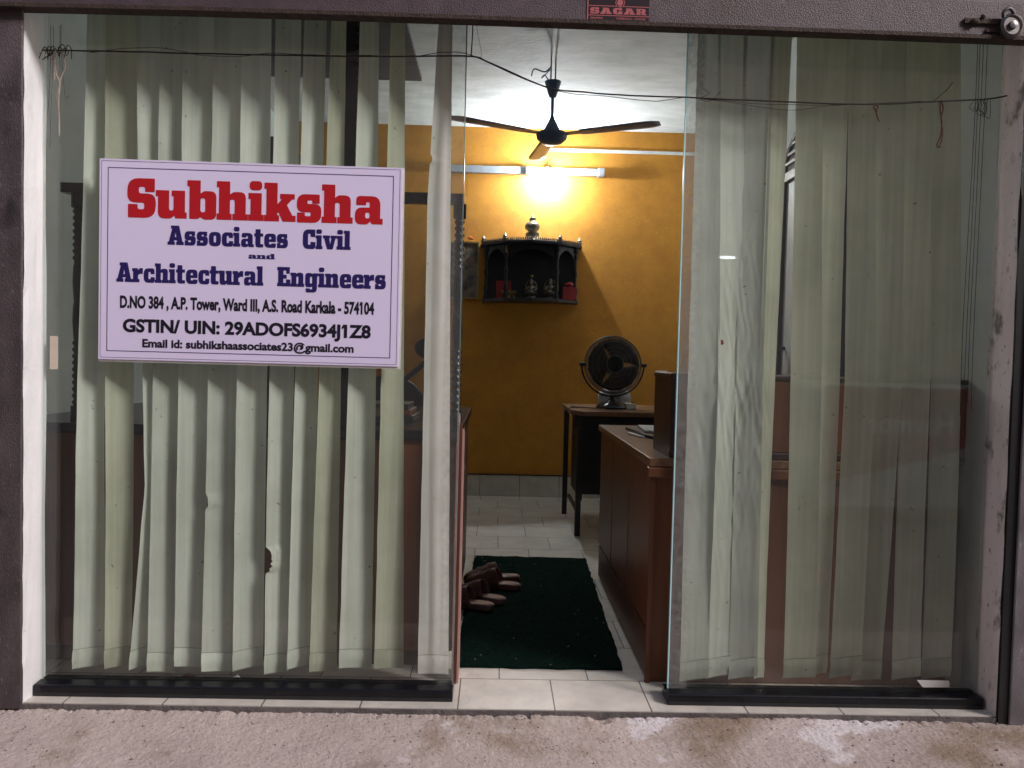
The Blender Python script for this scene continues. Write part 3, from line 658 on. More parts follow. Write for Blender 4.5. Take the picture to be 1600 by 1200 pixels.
# ------------------------------------------------------------------ glass panes and their black channels
def pane(x0, x1, ztop, lab, edge_side):
    r = root('glass_pane', ((x0 + x1) / 2, 0, .03), lab, 'glass pane', 'fixed panes of the shopfront')
    G().box((x0 + .0015, -.005, .032), (x1 - .0015, .005, ztop)).build('glass_sheet', MT['glass' if edge_side > 0 else 'glass2'], r, origin=(0, 0, 0))
    ex = x1 if edge_side > 0 else x0; em = MT['gedge'] if edge_side < 0 else MT['gedge2']
    G().box((ex - .0016, -.0052, .032), (ex + .0016, .0052, ztop)).build('cut_edge', em, r)
    return r
xa0 = XL + .004; xa1 = -.110; xb0 = .556; xb1 = XR - .004
pane(xa0, xa1, 2.74, 'large glass pane carrying the lilac sign board', 1)
pane(xb0, xb1, 2.74, 'large glass pane beside the doorway without any sign', -1)


def channel(x0, x1, lab):
    r = root('base_channel', ((x0 + x1) / 2, 0, 0), lab, 'channel', 'black metal channels under the panes')
    g = G()
    prof = [(-.046, .0005), (-.046, .030), (-.042, .034), (-.012, .036), (-.007, .036), (-.007, .028), (.007, .028), (.007, .036), (.030, .034), (.034, .0005)]
    g.prism([(x0, y, z) for y, z in prof], (x1 - x0, 0, 0)); g.build('channel_body', MT['black'], r, bevel=.0012)
    G().box((x0 + .002, -.0475, .0005), (x1 - .002, -.0462, .012)).build('lower_strip', MT['blackmatt'], r)
    return r
channel(P(52, 1088, -.046).x, P(707, 1097, -.046).x, 'glossy black floor channel under the pane with the sign')
channel(P(1043, 1102, -.046).x, P(1537, 1105, -.046).x, 'glossy black floor channel under the pane without sign')
tp = G().box(P(78, 525, -.008), P(90, 577, -.008) + Vector((0, .002, 0))).build('tape_strip', MT['tape'])
tag(tp, 'short cream tape strip stuck near the bright jamb', 'tape')
tp = G().prism([P(1433, 1063, -.0095), P(1483, 1064, -.0095), P(1484, 1074, -.0095), P(1442, 1074, -.0095)], (0, .003, 0)).build('tape_strip', MT['white'])
tag(tp, 'white tape scrap on the channel below the dim slats', 'tape')

# ------------------------------------------------------------------ vertical blind slats
def slat(T_, M_, B_, yb, m, lab, group, Y=.045, near=-.020, far=.020, curve=.006, wave=.004, hemh=28, notches=(), crease=0.0, seed=0, tilt=0, twist=None, ym=600):
    rnd = random.Random(seed * 31 + 5)
    YL, YR = Y + near, Y + far                          # the two edges hang at their own depth
    tl, tr = P(T_[0], 60, YL), P(T_[1], 60, YR); bl, br = P(B_[0], yb + 2 - tilt, YL), P(B_[1], yb - 2 + tilt, YR)
    ml, mr = (P(M_[0], ym, YL), P(M_[1], ym, YR)) if M_ else ((tl + bl) / 2, (tr + br) / 2)
    ztop = 2.34
    def edge(t_, m_, b_, z):
        if z > m_.z: k = (z - m_.z) / (t_.z - m_.z); return m_.x + (t_.x - m_.x) * k
        k = (m_.z - z) / (m_.z - b_.z); return m_.x + (b_.x - m_.x) * k
    p1, p2 = rnd.uniform(0, 6), rnd.uniform(0, 6); NR, NC = (300 if notches else (200 if crease else 90)), (25 if crease else 9)
    k1, k2 = rnd.uniform(1.5, 3), rnd.uniform(3.5, 6)
    hem_z = P(B_[0], yb + 2 - tilt - hemh, YL).z

    def pt(u, zl, zr, over=0.0):
        z = zl + (zr - zl) * u
        x0, x1 = edge(tl, ml, bl, z), edge(tr, mr, br, z)
        s = max(0, min(1, (ztop - z) / 2.3))
        x0 += .0012 * noise.noise((seed, z * 9, 0)); x1 += .0012 * noise.noise((seed, z * 9, 4))
        for (yn, hh, dep, side) in notches:
            zn = P(T_[0], yn, Y).z; hz = hh * .002
            q = abs(z - zn) / hz
            if q < 1:
                d_ = dep * .002 * (1 - q ** 3) ** .6 * (.85 + .9 * noise.noise((z * 130, seed, 2)) * .4 + .25 * noise.noise((z * 420, seed, 5)))
                if side < 0: x0 += d_
                else: x1 -= d_
        nf = near + (far - near) * u
        if twist: nf *= 1 - twist * s
        y = Y + nf + curve * (1 - (2 * u - 1) ** 2) + wave * (.35 + s) * (sin(k1 * z + p1) + .5 * sin(k2 * z + p2 + u * 1.2))
        if crease:
            w_ = max(0, 1 - abs(z - .95) / .75)
            a = noise.noise((u * 2.2 + seed, z * 9 + u * 2.5, 1)); b = noise.noise((u * 2.2 + seed, z * 11 - u * 3.0, 6)); c = noise.noise((u * 5 + seed, z * 26 + u * 4, 9))
            y += crease * w_ * (abs(a) * 1.3 + abs(b) + .35 * abs(c) - .5)
        return Vector((x0 + (x1 - x0) * u, y - over, z))
    rows = []
    for i in range(NR + 1):
        t = i / NR
        zl = ztop + (hem_z - ztop) * t; zr = ztop + (hem_z + (br.z - bl.z) - ztop) * t
        rows.append([pt(j / (NC - 1), zl, zr) for j in range(NC)])
    c0 = (bl + br) / 2; NH = 25; o = Vector((c0.x, Y, min(bl.z, br.z)))
    s = G().grid(rows).build('blind_slat', m, origin=o, smooth=True)
    tag(s, lab, 'blind slat', group)
    hr = []
    dz = br.z - bl.z
    for i in range(7):
        t = i / 6; zl = hem_z + .002 + (bl.z - hem_z - .002) * t; zr = hem_z + .002 + dz + (bl.z - hem_z - .002) * t
        row = [pt(j / 24, zl, zr, .0012 + .0035 * sin(pi * min(1, t * 1.15))) for j in range(25)]
        if i == 6: row = [p + Vector((0, 0, .0028 * (1 if j % 2 else -1) * (1 if seed % 3 else .3))) for j, p in enumerate(row)]
        hr.append(row)
    # the hem goes round the weight at the bottom, so it has a back too
    bk = [[p + Vector((0, .004, 0)) for p in r] for r in hr[::-1]]
    G().grid(hr + bk).build('hem', m, s, smooth=True)
    th = [hr[0][j] + Vector((0, -.0006, .0012 + .0003 * (j % 2))) for j in range(25)]
    G().tube(th, .00065, 4).build('stitching', MT['thread'], s)
    return s


LG, RG = 'slats of the vertical blind behind the sign pane', 'slats of the vertical blind behind the plain pane'
SL = [  # top, bottom, bottom y, material, label
 ((135, 166), (112, 164), 1043, 'slat', 'outermost pale slat of the sign pane, next to the bright jamb', {}),
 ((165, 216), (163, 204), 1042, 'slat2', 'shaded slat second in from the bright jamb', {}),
 ((213, 256), (201, 233), 1043, 'slat', 'narrow twisted slat whose foot swings towards the bright jamb', dict(M_=(226, 254), ym=760)),
 ((250, 291), (231, 274), 1049, 'slat', 'pale slat hanging just past the narrow twisted one', {}),
 ((287, 337), (271, 318), 1043, 'slat', 'wavy pale slat below the letter b of the sign', {}),
 ((334, 380), (316, 366), 1048, 'slat', 'pale slat with a ragged notch in its edge below the sign', dict(notches=[(782, 11, 5, -1)])),
 ((377, 424), (364, 412), 1043, 'slat', 'wide pale slat left of the slat with the bitten brown hole', {}),
 ((430, 470), (413, 450), 1051, 'slat', 'slat with a bitten hole in its edge near the foot', dict(notches=[(872, 20, 11, -1)])),
 ((475, 510), (448, 485), 1043, 'slat', 'slim pale slat just past the bitten hole', {}),
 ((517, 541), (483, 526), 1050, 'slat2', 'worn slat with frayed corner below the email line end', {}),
 ((562, 592), (530, 581), 1043, 'slat', 'bright broad slat behind the end of the sign', dict(M_=(545, 588), ym=560)),
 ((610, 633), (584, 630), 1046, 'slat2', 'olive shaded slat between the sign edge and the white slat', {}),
 ((684, 707), (653, 701), 1052, 'slat3', 'single white torn slat hanging beside the doorway', dict(M_=(668, 704), ym=310, notches=[(252, 5, 4, -1)])),
]
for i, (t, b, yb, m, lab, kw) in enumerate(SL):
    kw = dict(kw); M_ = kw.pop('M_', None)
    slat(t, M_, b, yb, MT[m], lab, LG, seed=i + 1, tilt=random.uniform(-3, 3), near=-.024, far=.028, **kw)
SR = [
 ((1090, 1126), (1075, 1125), (1062, 1107), 1062, 'slat', 'crumpled pale slat nearest the doorway on the plain pane', dict(crease=.002, near=.004, far=-.006)),
 ((1122, 1168), (1122, 1157), (1105, 1141), 1057, 'slat', 'crumpled slat with a small red stain, second from the doorway', dict(crease=.0035, near=-.004, far=.012)),
 ((1162, 1210), (1150, 1192), (1138, 1183), 1059, 'slat', 'badly creased slat with diamond shaped folds', dict(crease=.0042, near=.01, far=-.012)),
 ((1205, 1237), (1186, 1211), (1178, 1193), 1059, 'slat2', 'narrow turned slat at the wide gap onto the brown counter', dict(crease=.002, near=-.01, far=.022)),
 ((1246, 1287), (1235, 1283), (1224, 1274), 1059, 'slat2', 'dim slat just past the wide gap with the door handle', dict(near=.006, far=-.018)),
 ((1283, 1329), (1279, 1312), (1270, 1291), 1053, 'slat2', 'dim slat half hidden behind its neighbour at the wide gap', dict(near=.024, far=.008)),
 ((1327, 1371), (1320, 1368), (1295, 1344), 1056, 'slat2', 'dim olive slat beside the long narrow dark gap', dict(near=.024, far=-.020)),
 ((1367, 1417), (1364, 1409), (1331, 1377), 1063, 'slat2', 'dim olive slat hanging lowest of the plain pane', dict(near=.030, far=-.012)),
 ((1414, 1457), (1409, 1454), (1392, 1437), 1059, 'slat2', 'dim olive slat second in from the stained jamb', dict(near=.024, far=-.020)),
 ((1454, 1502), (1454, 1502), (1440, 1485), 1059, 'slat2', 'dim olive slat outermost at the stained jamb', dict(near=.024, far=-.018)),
]
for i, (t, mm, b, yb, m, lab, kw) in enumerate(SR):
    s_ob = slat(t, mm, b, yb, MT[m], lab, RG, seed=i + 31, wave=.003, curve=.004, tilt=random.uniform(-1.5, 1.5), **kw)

    if i == 1:                                   # the red stain sits on the cloth
        pc = P(1128, 535, .04); oo = Vector(s_ob['_base'])
        yv = min((((v.co + oo).x - pc.x) ** 2 + ((v.co + oo).z - pc.z) ** 2, (v.co + oo).y) for v in s_ob.data.vertices)[1]
        G().prism([(pc.x + .006 * cos(2 * pi * k / 12) * (1 + .3 * sin(3 * k)), yv - .0022, pc.z + .0085 * sin(2 * pi * k / 12)) for k in range(12)], (0, .0012, 0)).build('stain', MT['redbox'], s_ob)

# litter lying behind the glass
lv = P(297, 1047, .075)
g = G().grid([[(lv.x + .030 * (u / 6 - .5) * 2, .075 + .022 * (v / 4 - .5) * 2 * math.sqrt(max(.02, 1 - ((u / 6 - .5) * 2) ** 2)), .004 + .016 * abs(v / 4 - .5) + .006 * sin(u)) for v in range(5)] for u in range(7)])
lf_ = g.build('dry_leaf', MT['rope2'], smooth=True); tag(lf_, 'dry brown leaf lying behind the sign pane under the slats', 'leaf')
pc = P(368, 1053, .06)
g = G().prism([(pc.x - .022, .055, .002), (pc.x + .024, .060, .002), (pc.x + .004, .062, .026), (pc.x - .014, .060, .018)], (.003, .002, .001))
sc_ = g.build('paper_scrap', MT['paper']); tag(sc_, 'torn white paper scrap behind the sign pane under the slats', 'paper')

# ------------------------------------------------------------------ wires strung across the glass
YW = -.028
def wire_path(px, Y=YW, n=7): return smoothpath([P(x, y, Y) for x, y in px], n)
def jit(pts, a, seed):
    return [p + Vector((a * noise.noise((p.x * 14, seed, 1)), a * .4 * noise.noise((p.x * 14, seed, 4)), a * noise.noise((p.x * 11, seed, 8)))) for p in pts]
wr = root('strung_wire', P(800, 112, YW), 'thin dark wires strung across the shopfront from jamb to jamb', 'wire')
main = [(66, 78), (160, 80), (330, 84), (430, 86), (540, 88), (640, 88), (735, 88), (762, 97), (800, 113), (860, 138), (935, 146), (1005, 150), (1075, 152), (1130, 155), (1250, 160), (1330, 163), (1400, 162), (1470, 158), (1530, 156), (1574, 149)]
G().tube(jit(wire_path(main), .002, 1), .0022, 6).build('main_strand', MT['wire'], wr)
G().tube(jit(wire_path([(140, 82), (240, 74), (330, 88), (430, 84), (540, 87), (650, 88)]), .004, 2), .0009, 5).build('loose_strand', MT['wire'], wr)
G().tube(jit(wire_path([(650, 88), (690, 82), (735, 86), (800, 115), (870, 142), (940, 150), (1010, 157), (1035, 158), (1075, 151)]), .003, 3), .0011, 5).build('loose_strand', MT['wire'], wr)
G().tube(jit(wire_path([(1080, 152), (1140, 160), (1230, 172), (1290, 166), (1350, 163)]), .003, 4), .0008, 5).build('loose_strand', MT['wire'], wr)
G().tube(jit(wire_path([(1090, 153), (1180, 162), (1290, 164), (1400, 160), (1440, 158)]), .003, 5), .0009, 5).build('loose_strand', MT['wire'], wr)
G().tube(wire_path([(739, 36), (738, 60), (736, 88)]), .0018, 6).build('hanging_strand', MT['wire'], wr)
G().tube(wire_path([(744, 38), (748, 60), (752, 82), (750, 92)]), .0006, 5).build('hanging_strand', MT['wire'], wr)
G().tube(jit(wire_path([(1098, 138), (1108, 146), (1094, 154), (1110, 158), (1126, 142)]), .003, 6), .0008, 5).build('wire_knot', MT['wire'], wr)
G().tube(wire_path([(1458, 160), (1468, 150), (1480, 140), (1489, 128)]), .0013, 5).build('wire_end', MT['wire'], wr)
g = G()
for k in range(9):
    x = 66 + k * 4.5
    g.tube(jit(wire_path([(x + random.uniform(-5, 5), 82 + random.uniform(-3, 9)), (x + 3, 74 + random.uniform(-6, 4)), (x + 9, 79 + random.uniform(-4, 4)), (x + random.uniform(-6, 12), 88 + random.uniform(-4, 9))], n=4), .006, 20 + k), .0013, 5)
g.build('wire_knot', MT['rope'], wr)
g = G()
for k in range(6):
    x = 1524 + k * 4
    g.tube(jit(wire_path([(x, 156), (x - random.uniform(2, 9), 168 + 3 * k % 9), (x + 2, 180 + random.uniform(-8, 9)), (x + random.uniform(3, 9), 168), (x + 4, 157)], n=5), .005, 40 + k), .0008, 5)
g.build('wire_knot', MT['wire'], wr)


def twine(lab, m, paths, r):
    o = root('twine', P(*paths[0][0], YW - .004), lab, 'twine', 'twine ends hanging from the strung wire')
    for k, p in enumerate(paths): G().tube(jit(wire_path(p, YW - .004, 6), .003, 60 + k), r, 6).build('strand', m, o)
twine('pale frayed twine dangling near the bright jamb', MT['twine'], [[(88, 78), (87, 95), (89, 115), (94, 130), (92, 160), (93, 185), (93, 212)], [(97, 80), (100, 92), (102, 106), (96, 120), (91, 140), (90, 156)], [(85, 82), (86, 100), (86, 124)]], .0019)
twine('short brown twine knotted above the long narrow dark gap', MT['rope'], [[(1366, 163), (1372, 166), (1369, 173), (1371, 183), (1374, 189)], [(1370, 163), (1366, 168), (1371, 176)]], .0022)
twine('long looped brown twine hanging before the olive slats', MT['rope'], [[(1471, 157), (1474, 170), (1471, 185), (1473, 205), (1471, 222), (1466, 231)], [(1469, 160), (1470, 178), (1472, 192), (1470, 212), (1464, 228), (1470, 230)]], .0022)
vw = root('hanging_wires', P(1528, 300, .02), 'thin vertical wires hanging behind the glass by the stained jamb', 'wire')
for k, (xt, xb_) in enumerate([(1532, 1506), (1537, 1511), (1543, 1517), (1528, 1500)]):
    G().tube(jit(smoothpath([P(xt, 55, .02), P(xt - 6, 200, .02), P(xb_ + 5, 500, .02), P(xb_, 620 + 10 * k, .02)]), .003, 80 + k), .0010, 5).build('strand', MT['wire'], vw)
vw = root('hanging_wires', P(84, 150, -.01), 'thin tangled wires hanging beside the bright jamb', 'wire')
for k, (xt, xb_, yb_) in enumerate([(84, 78, 230), (92, 92, 225), (79, 74, 180), (95, 108, 150)]):
    G().tube(jit(smoothpath([P(xt, 40, -.012), P(xt, 80, -.012), P((xt + xb_) / 2, 150, -.012), P(xb_, yb_, -.012)]), .006, 90 + k), .0006, 5).build('strand', MT['wire'], vw)

# ------------------------------------------------------------------ left-hand counter with its black turned screen frame
CX0, CX1, CY0, CY1, CZ = XLI + .012, -.125, .20, 1.38, .80
ct = root('counter', ((CX0 + CX1) / 2, (CY0 + CY1) / 2, 0), 'brown laminate counter with black top behind the sign pane', 'counter')
G().box((CX0, CY0, .06), (CX1, CY1, CZ - .035)).build('body', MT['wood'], ct, bevel=.002)
G().box((CX0 + .02, CY0 + .03, .0), (CX1 - .02, CY1 - .02, .06)).build('plinth', MT['wood_dark'], ct)
G().box((CX0 - .004, CY0 - .015, CZ - .034), (CX1 + .012, CY1 + .012, CZ)).build('top', MT['black'], ct, bevel=.004)
sf = root('screen_frame', ((CX0 + CX1) / 2, .26, CZ), 'black turned wood screen frame standing on the counter', 'frame')
def turned(x, y, z0, z1, r=.017):
    prof = [(r * 1.25, 0), (r * 1.25, .05)]
    z = .05; H = z1 - z0; k = 0
    while z < H - .10:
        seg = (k % 4)
        if seg in (0, 1):
            for q in range(5): prof += [(r * .72, z + .002), (r * 1.02, z + .010), (r * 1.02, z + .014), (r * .72, z + .021)]; z += .022
        else:
            prof += [(r * .8, z + .006), (r * 1.0, z + .06), (r * .9, z + .11), (r * .75, z + .125)]; z += .13
        k += 1
    prof += [(r * .8, H - .05), (r * 1.3, H - .045), (r * 1.3, H)]
    return G().lathe(prof, (x, y, z0), 16)
px_r = P(715, 500, .26).x; px_l = P(122, 480, .26).x
turned(px_r, .26, CZ + .0005, 1.555).build('post', MT['black'], sf, smooth=True)
turned(px_l, .26, CZ + .0005, 1.555).build('post', MT['black'], sf, smooth=True)
G().box((px_l - .05, .238, 1.5555), (px_r + .016, .282, 1.588)).build('top_rail', MT['black'], sf, bevel=.003)
pl = root('leaning_board', (-.105, .18, 0), 'thin pinkish laminate boards standing on edge by the doorway', 'board')
for k, (dx, h) in enumerate([(0, .868), (.0075, .835), (.0150, .812)]):
    G().prism([(-.118 + dx, .075 + .006 * k, .0005), (-.118 + dx, .105 + .02 * k, h), (-.118 + dx, .185, h - .02), (-.118 + dx, .185, .0005)], (.006, 0, 0)).build('board', MT['ply'] if k != 1 else MT['wood_red'], pl)
sp = root('slotted_post', (P(551, 60, .30).x, .30, CZ), 'black slotted steel post rising from the counter behind the slats', 'post')
qx = P(551, 60, .30).x
G().box((qx - .026, .29, CZ + .0005), (qx + .024, .30, ZC - .001)).build('post', MT['black'], sp, bevel=.002)
g = G()
for k in range(64):
    for s_ in (-.021, .019): g.box((qx + s_ - .0016, .2885, CZ + .03 + k * .030), (qx + s_ + .0016, .2898, CZ + .036 + k * .030))
g.build('slots', MT['steel'], sp)
# things on the counter and behind it
bk = root('book_stack', (-.42, .62, CZ), 'dark ledgers stacked on the counter top', 'books')
for k in range(3):
    G().box((-.56 + .012 * k, .50, CZ + .001 + .022 * k), (-.30 - .01 * k, .74 - .02 * k, CZ + .021 + .022 * k)).build('book', MT['blackmatt'] if k != 1 else MT['wood_red'], bk, bevel=.002)
ph = root('telephone', (-.47, .44, CZ), 'black desk telephone on the counter top', 'telephone')
G().prism([(-.53, .37, CZ + .001), (-.53, .37, CZ + .028), (-.53, .50, CZ + .055), (-.53, .50, CZ + .001)], (.16, 0, 0)).build('base', MT['black'], ph, bevel=.004)
G().tube(smoothpath([(-.522, .39, CZ + .055), (-.518, .40, CZ + .085), (-.505, .44, CZ + .094), (-.49, .47, CZ + .085), (-.486, .485, CZ + .064)]), .016, 10).build('handset', MT['blackmatt'], ph, smooth=True)
ch = root('office_chair', (-.56, 1.75, 0), 'black office chair with rounded headrest behind the counter', 'chair')
g = G()
G().ball((-.335, 1.70, 1.085), .085, 20, (1.1, .42, .72)).build('headrest', MT['blackmatt'], ch, smooth=True)
G().tube([(-.335, 1.72, 1.04), (-.50, 1.73, .90)], .016, 10).build('stem', MT['blackmatt'], ch)
G().ball((-.56, 1.72, .68), .25, 20, (.92, .18, 1.05)).build('backrest', MT['blackmatt'], ch, smooth=True)
G().ball((-.56, 1.95, .45), .25, 20, (1, .95, .2)).build('seat', MT['blackmatt'], ch, smooth=True)
G().cyl((-.56, 1.95, .08), (-.56, 1.95, .42), .025).build('column', MT['steel'], ch)
for k in range(5):
    a = 2 * pi * k / 5 + .3
    lg = G().tube([(-.56, 1.95, .09), (-.56 + .24 * cos(a), 1.95 + .24 * sin(a), .065)], .016, 8).build('leg', MT['blackmatt'], ch)
    G().ball((-.56 + .24 * cos(a), 1.95 + .24 * sin(a), .026), .026, 10).build('castor', MT['blackmatt'], ch)

# tall dark cupboard and loft board
cb = root('tall_cupboard', (-1.3, 2.6, 0), 'tall dark cupboard against the pale side wall', 'cupboard')
G().box((XLI + .01, 2.2, 0), (-1.27, 2.96, 2.30)).build('body', MT['wood_dark'], cb, bevel=.003)
G().box((XLI + .03, 2.186, .1), (-1.447, 2.1985, 2.26)).build('door', MT['wood_dark'], cb, bevel=.002)
G().box((-1.441, 2.186, .1), (-1.285, 2.1985, 2.26)).build('door', MT['wood_dark'], cb, bevel=.002)
lf = G().box((XLI + .01, .55, ZC - .030), (-.495, 2.45, ZC - .0005)).build('loft_board', MT['darkloft'])
tag(lf, 'dark plywood loft board fixed under the ceiling', 'board')

# ------------------------------------------------------------------ reception desk on the other side of the doorway
DX0, DX1, DY0, DY1, DZ = .512, 1.50, .115, 1.32, .735
dk = root('reception_desk', (1.0, .7, 0), 'brown panelled reception desk running back from the doorway', 'desk')
G().box((DX0 + .012, DY0 + .012, .05), (DX1, DY1 - .01, DZ - .028)).build('body', MT['wood_dark'], dk)
G().box((DX0 - .012, DY0 - .012, DZ - .0275), (DX1, DY1 + .012, DZ)).build('top', MT['wood_top'], dk, bevel=.003)
G().box((DX0 - .016, DY0 - .016, DZ - .062), (DX1 + .01, DY0 + .010, DZ - .029)).build('front_moulding', MT['wood'], dk, bevel=.004)
G().box((DX0 - .004, DY0 + .006, .0005), (DX1, DY0 + .0118, DZ - .064)).build('front_panel', MT['wood'], dk)
G().box((DX0 - .004, DY0 - .002, .0005), (DX0 + .0118, DY0 + .0055, DZ - .064)).build('corner_post', MT['wood_red'], dk)
for a, b in ((DY0 + .02, DY0 + .40), (DY0 + .418, DY0 + .80), (DY0 + .818, DY1 - .012)):
    G().box((DX0 - .0, a, .17), (DX0 + .0115, b, DZ - .034)).build('side_panel', MT['wood_side'], dk, bevel=.004)
G().box((DX0 + .002, DY0 + .02, .012), (DX0 + .0117, DY1 - .012, .158)).build('base_rail', MT['wood_red'], dk, bevel=.003)
hx = root('desk_hutch', (1.0, .2, DZ), 'raised brown hutch with dark trim standing on the reception desk', 'hutch')
HX0, HX1, HY0, HY1, HZ = P(1046, 660, .118).x, P(1524, 660, .118).x, .118, .38, P(1046, 583, .118).z
G().box((HX0 + .004, HY0 + .005, DZ + .001), (HX1 - .002, HY1, HZ - .016)).build('body', MT['wood_dark'], hx)
G().box((HX0 + .026, HY0 - .001, DZ + .026), (HX1 - .010, HY0 + .0047, HZ - .020)).build('front_panel', MT['wood'], hx)
G().box((HX0, HY0 - .004, HZ - .0155), (HX1, HY1 + .004, HZ)).build('top_trim', MT['wood_dark'], hx, bevel=.004)
G().box((HX0, HY0 - .004, DZ + .001), (HX1, HY0 + .0045, DZ + .024)).build('lower_trim', MT['wood_dark'], hx, bevel=.004)
G().box((HX0 + .003, HY1 - .06, HZ + .0003), (HX0 + .035, HY1 - .005, HZ + .004)).build('trim_cap', MT['white'], hx)

pp = root('paper_stack', (.80, .75, DZ), 'loose magazines and papers lying on the desk by the hutch', 'papers')
g = None
for k, (x0, y0, x1, y1, an) in enumerate([(.60, .84, .92, 1.10, .10), (.63, .80, .95, 1.06, -.08), (.62, .62, .92, .86, .25), (.65, .66, .9, .84, .1)]):
    cx, cy = (x0 + x1) / 2, (y0 + y1) / 2; q = []
    for (a, b) in ((x0, y0), (x1, y0), (x1, y1), (x0, y1)):
        dx, dy = a - cx, b - cy; q.append((cx + dx * cos(an) - dy * sin(an), cy + dx * sin(an) + dy * cos(an), DZ + .0012 + (k % 2) * .016))
    G().prism(q, (0, 0, .013 if k % 2 == 0 else .008)).build('magazine', MT[('blackmatt', 'paper', 'blackmatt', 'paper')[k]], pp, bevel=.001)
pe = G().tube([(.565, .86, DZ + .006), (.60, .72, DZ + .006)], .0045, 8).build('pen', MT['white']); tag(pe, 'white pen lying on the desk edge', 'pen')

# white door with dark blue frame in the side wall
dr = root('door', (XR, 1.35, 0), 'white door with dark blue frame and bar handle in the side wall', 'door')
DYa, DYb, DT = 1.00, 1.73, 2.04
G().box((XR - .03, DYa + .05, .01), (XR - .0012, DYb - .05, DT - .05)).build('leaf', MT['white'], dr)
for ya, yb_ in ((DYa, DYa + .049), (DYb - .049, DYb)):
    G().box((XR - .05, ya, 0), (XR - .001, yb_, DT)).build('frame_post', MT['blue'], dr, bevel=.003)
G().box((XR - .05, DYa + .0495, DT - .049), (XR - .001, DYb - .0495, DT)).build('frame_head', MT['blue'], dr, bevel=.003)
G().tube([(XR - .031, 1.635, .95), (XR - .075, 1.635, .96), (XR - .075, 1.635, 1.12), (XR - .031, 1.635, 1.13)], .011, 8).build('handle', MT['blue'], dr)
fl = root('fanlight', (XR, 1.29, DT), 'arched grey louvred fanlight above the white door', 'fanlight')
n = 20; cy = (DYa + DYb) / 2; rr = (DYb - DYa) / 2
arc = [(XR - .022, cy + rr * cos(pi * k / n), DT + .002 + rr * .62 * sin(pi * k / n)) for k in range(n + 1)]
G().prism(arc, (.0205, 0, 0)).build('panel', MT['darkloft'], fl)
G().tube(arc, .018, 8).build('arch_frame', MT['blue'], fl)
for k in range(1, 5):
    zz = DT + .045 * k; hw = rr * math.sqrt(max(0, 1 - ((zz - DT) / (rr * .62)) ** 2)) - .01
    if hw > .05: G().box((XR - .034, cy - hw, zz), (XR - .0225, cy + hw, zz + .014)).build('louvre', MT['blue'], fl)

# ------------------------------------------------------------------ door mat and sandals
q = [F(722, 1038, .012), F(973, 1043, .012), F(915, 872, .012), F(742, 868, .012)]
q[0] = Vector((-.115, q[1].y + .005, 0)); q[3] = Vector((-.085, q[2].y + .02, 0))
rows = []
for j in range(60):
    t = j / 59; row = []
    for i in range(40):
        u = i / 39; a = q[0].lerp(q[1], u); b = q[3].lerp(q[2], u); p = a.lerp(b, t)
        e = .008 * noise.noise((p.x * 18, p.y * 18, 0)) if (i in (0, 39) or j in (0, 59)) else 0
        row.append((p.x + e, p.y + e, .011 + .0022 * noise.noise((p.x * 120, p.y * 120, 0)) + .001 * noise.noise((p.x * 30, p.y * 30, 7))))
    rows.append(row)
bot = [[(x, y, .0008) for x, y, z in r] for r in rows]
g = G().grid(rows)
ring = lambda R_: R_[0] + [r[-1] for r in R_[1:]] + R_[-1][::-1][1:] + [r[0] for r in R_[::-1]][1:]
g.grid([ring(rows), ring(bot)])
dm = g.build('door_mat', MT['mat']); tag(dm, 'dark green coir door mat on the cream tiles', 'door mat')
g = G()
for k in range(16000):
    u, t = random.random(), random.random(); a = q[0].lerp(q[1], u); b = q[3].lerp(q[2], u); p = a.lerp(b, t); p.z = .010
    an = random.uniform(0, 2 * pi); d = Vector((cos(an), sin(an), 0)); L_ = random.uniform(.003, .007)
    tip = p + Vector((random.uniform(-1, 1), random.uniform(-1, 1), 0)) * .004 + Vector((0, 0, L_))
    g.add([p - d * .0009, p + d * .0009, tip], [(0, 1, 2)])
g.build('pile', MT['fibre'], dm)
g = G()
for k in range(26):
    u, t = random.random(), random.random() ** 1.6; p = q[0].lerp(q[1], u).lerp(q[3].lerp(q[2], u), t); p.z = .0165
    an = random.uniform(0, 6); L_ = random.uniform(.003, .009)
    g.tube([p, p + Vector((cos(an), sin(an), .1)) * L_ * .5, p + Vector((cos(an + .8), sin(an + .8), 0)) * L_], .0007, 4)
g.build('lint', MT['twine'], dm)


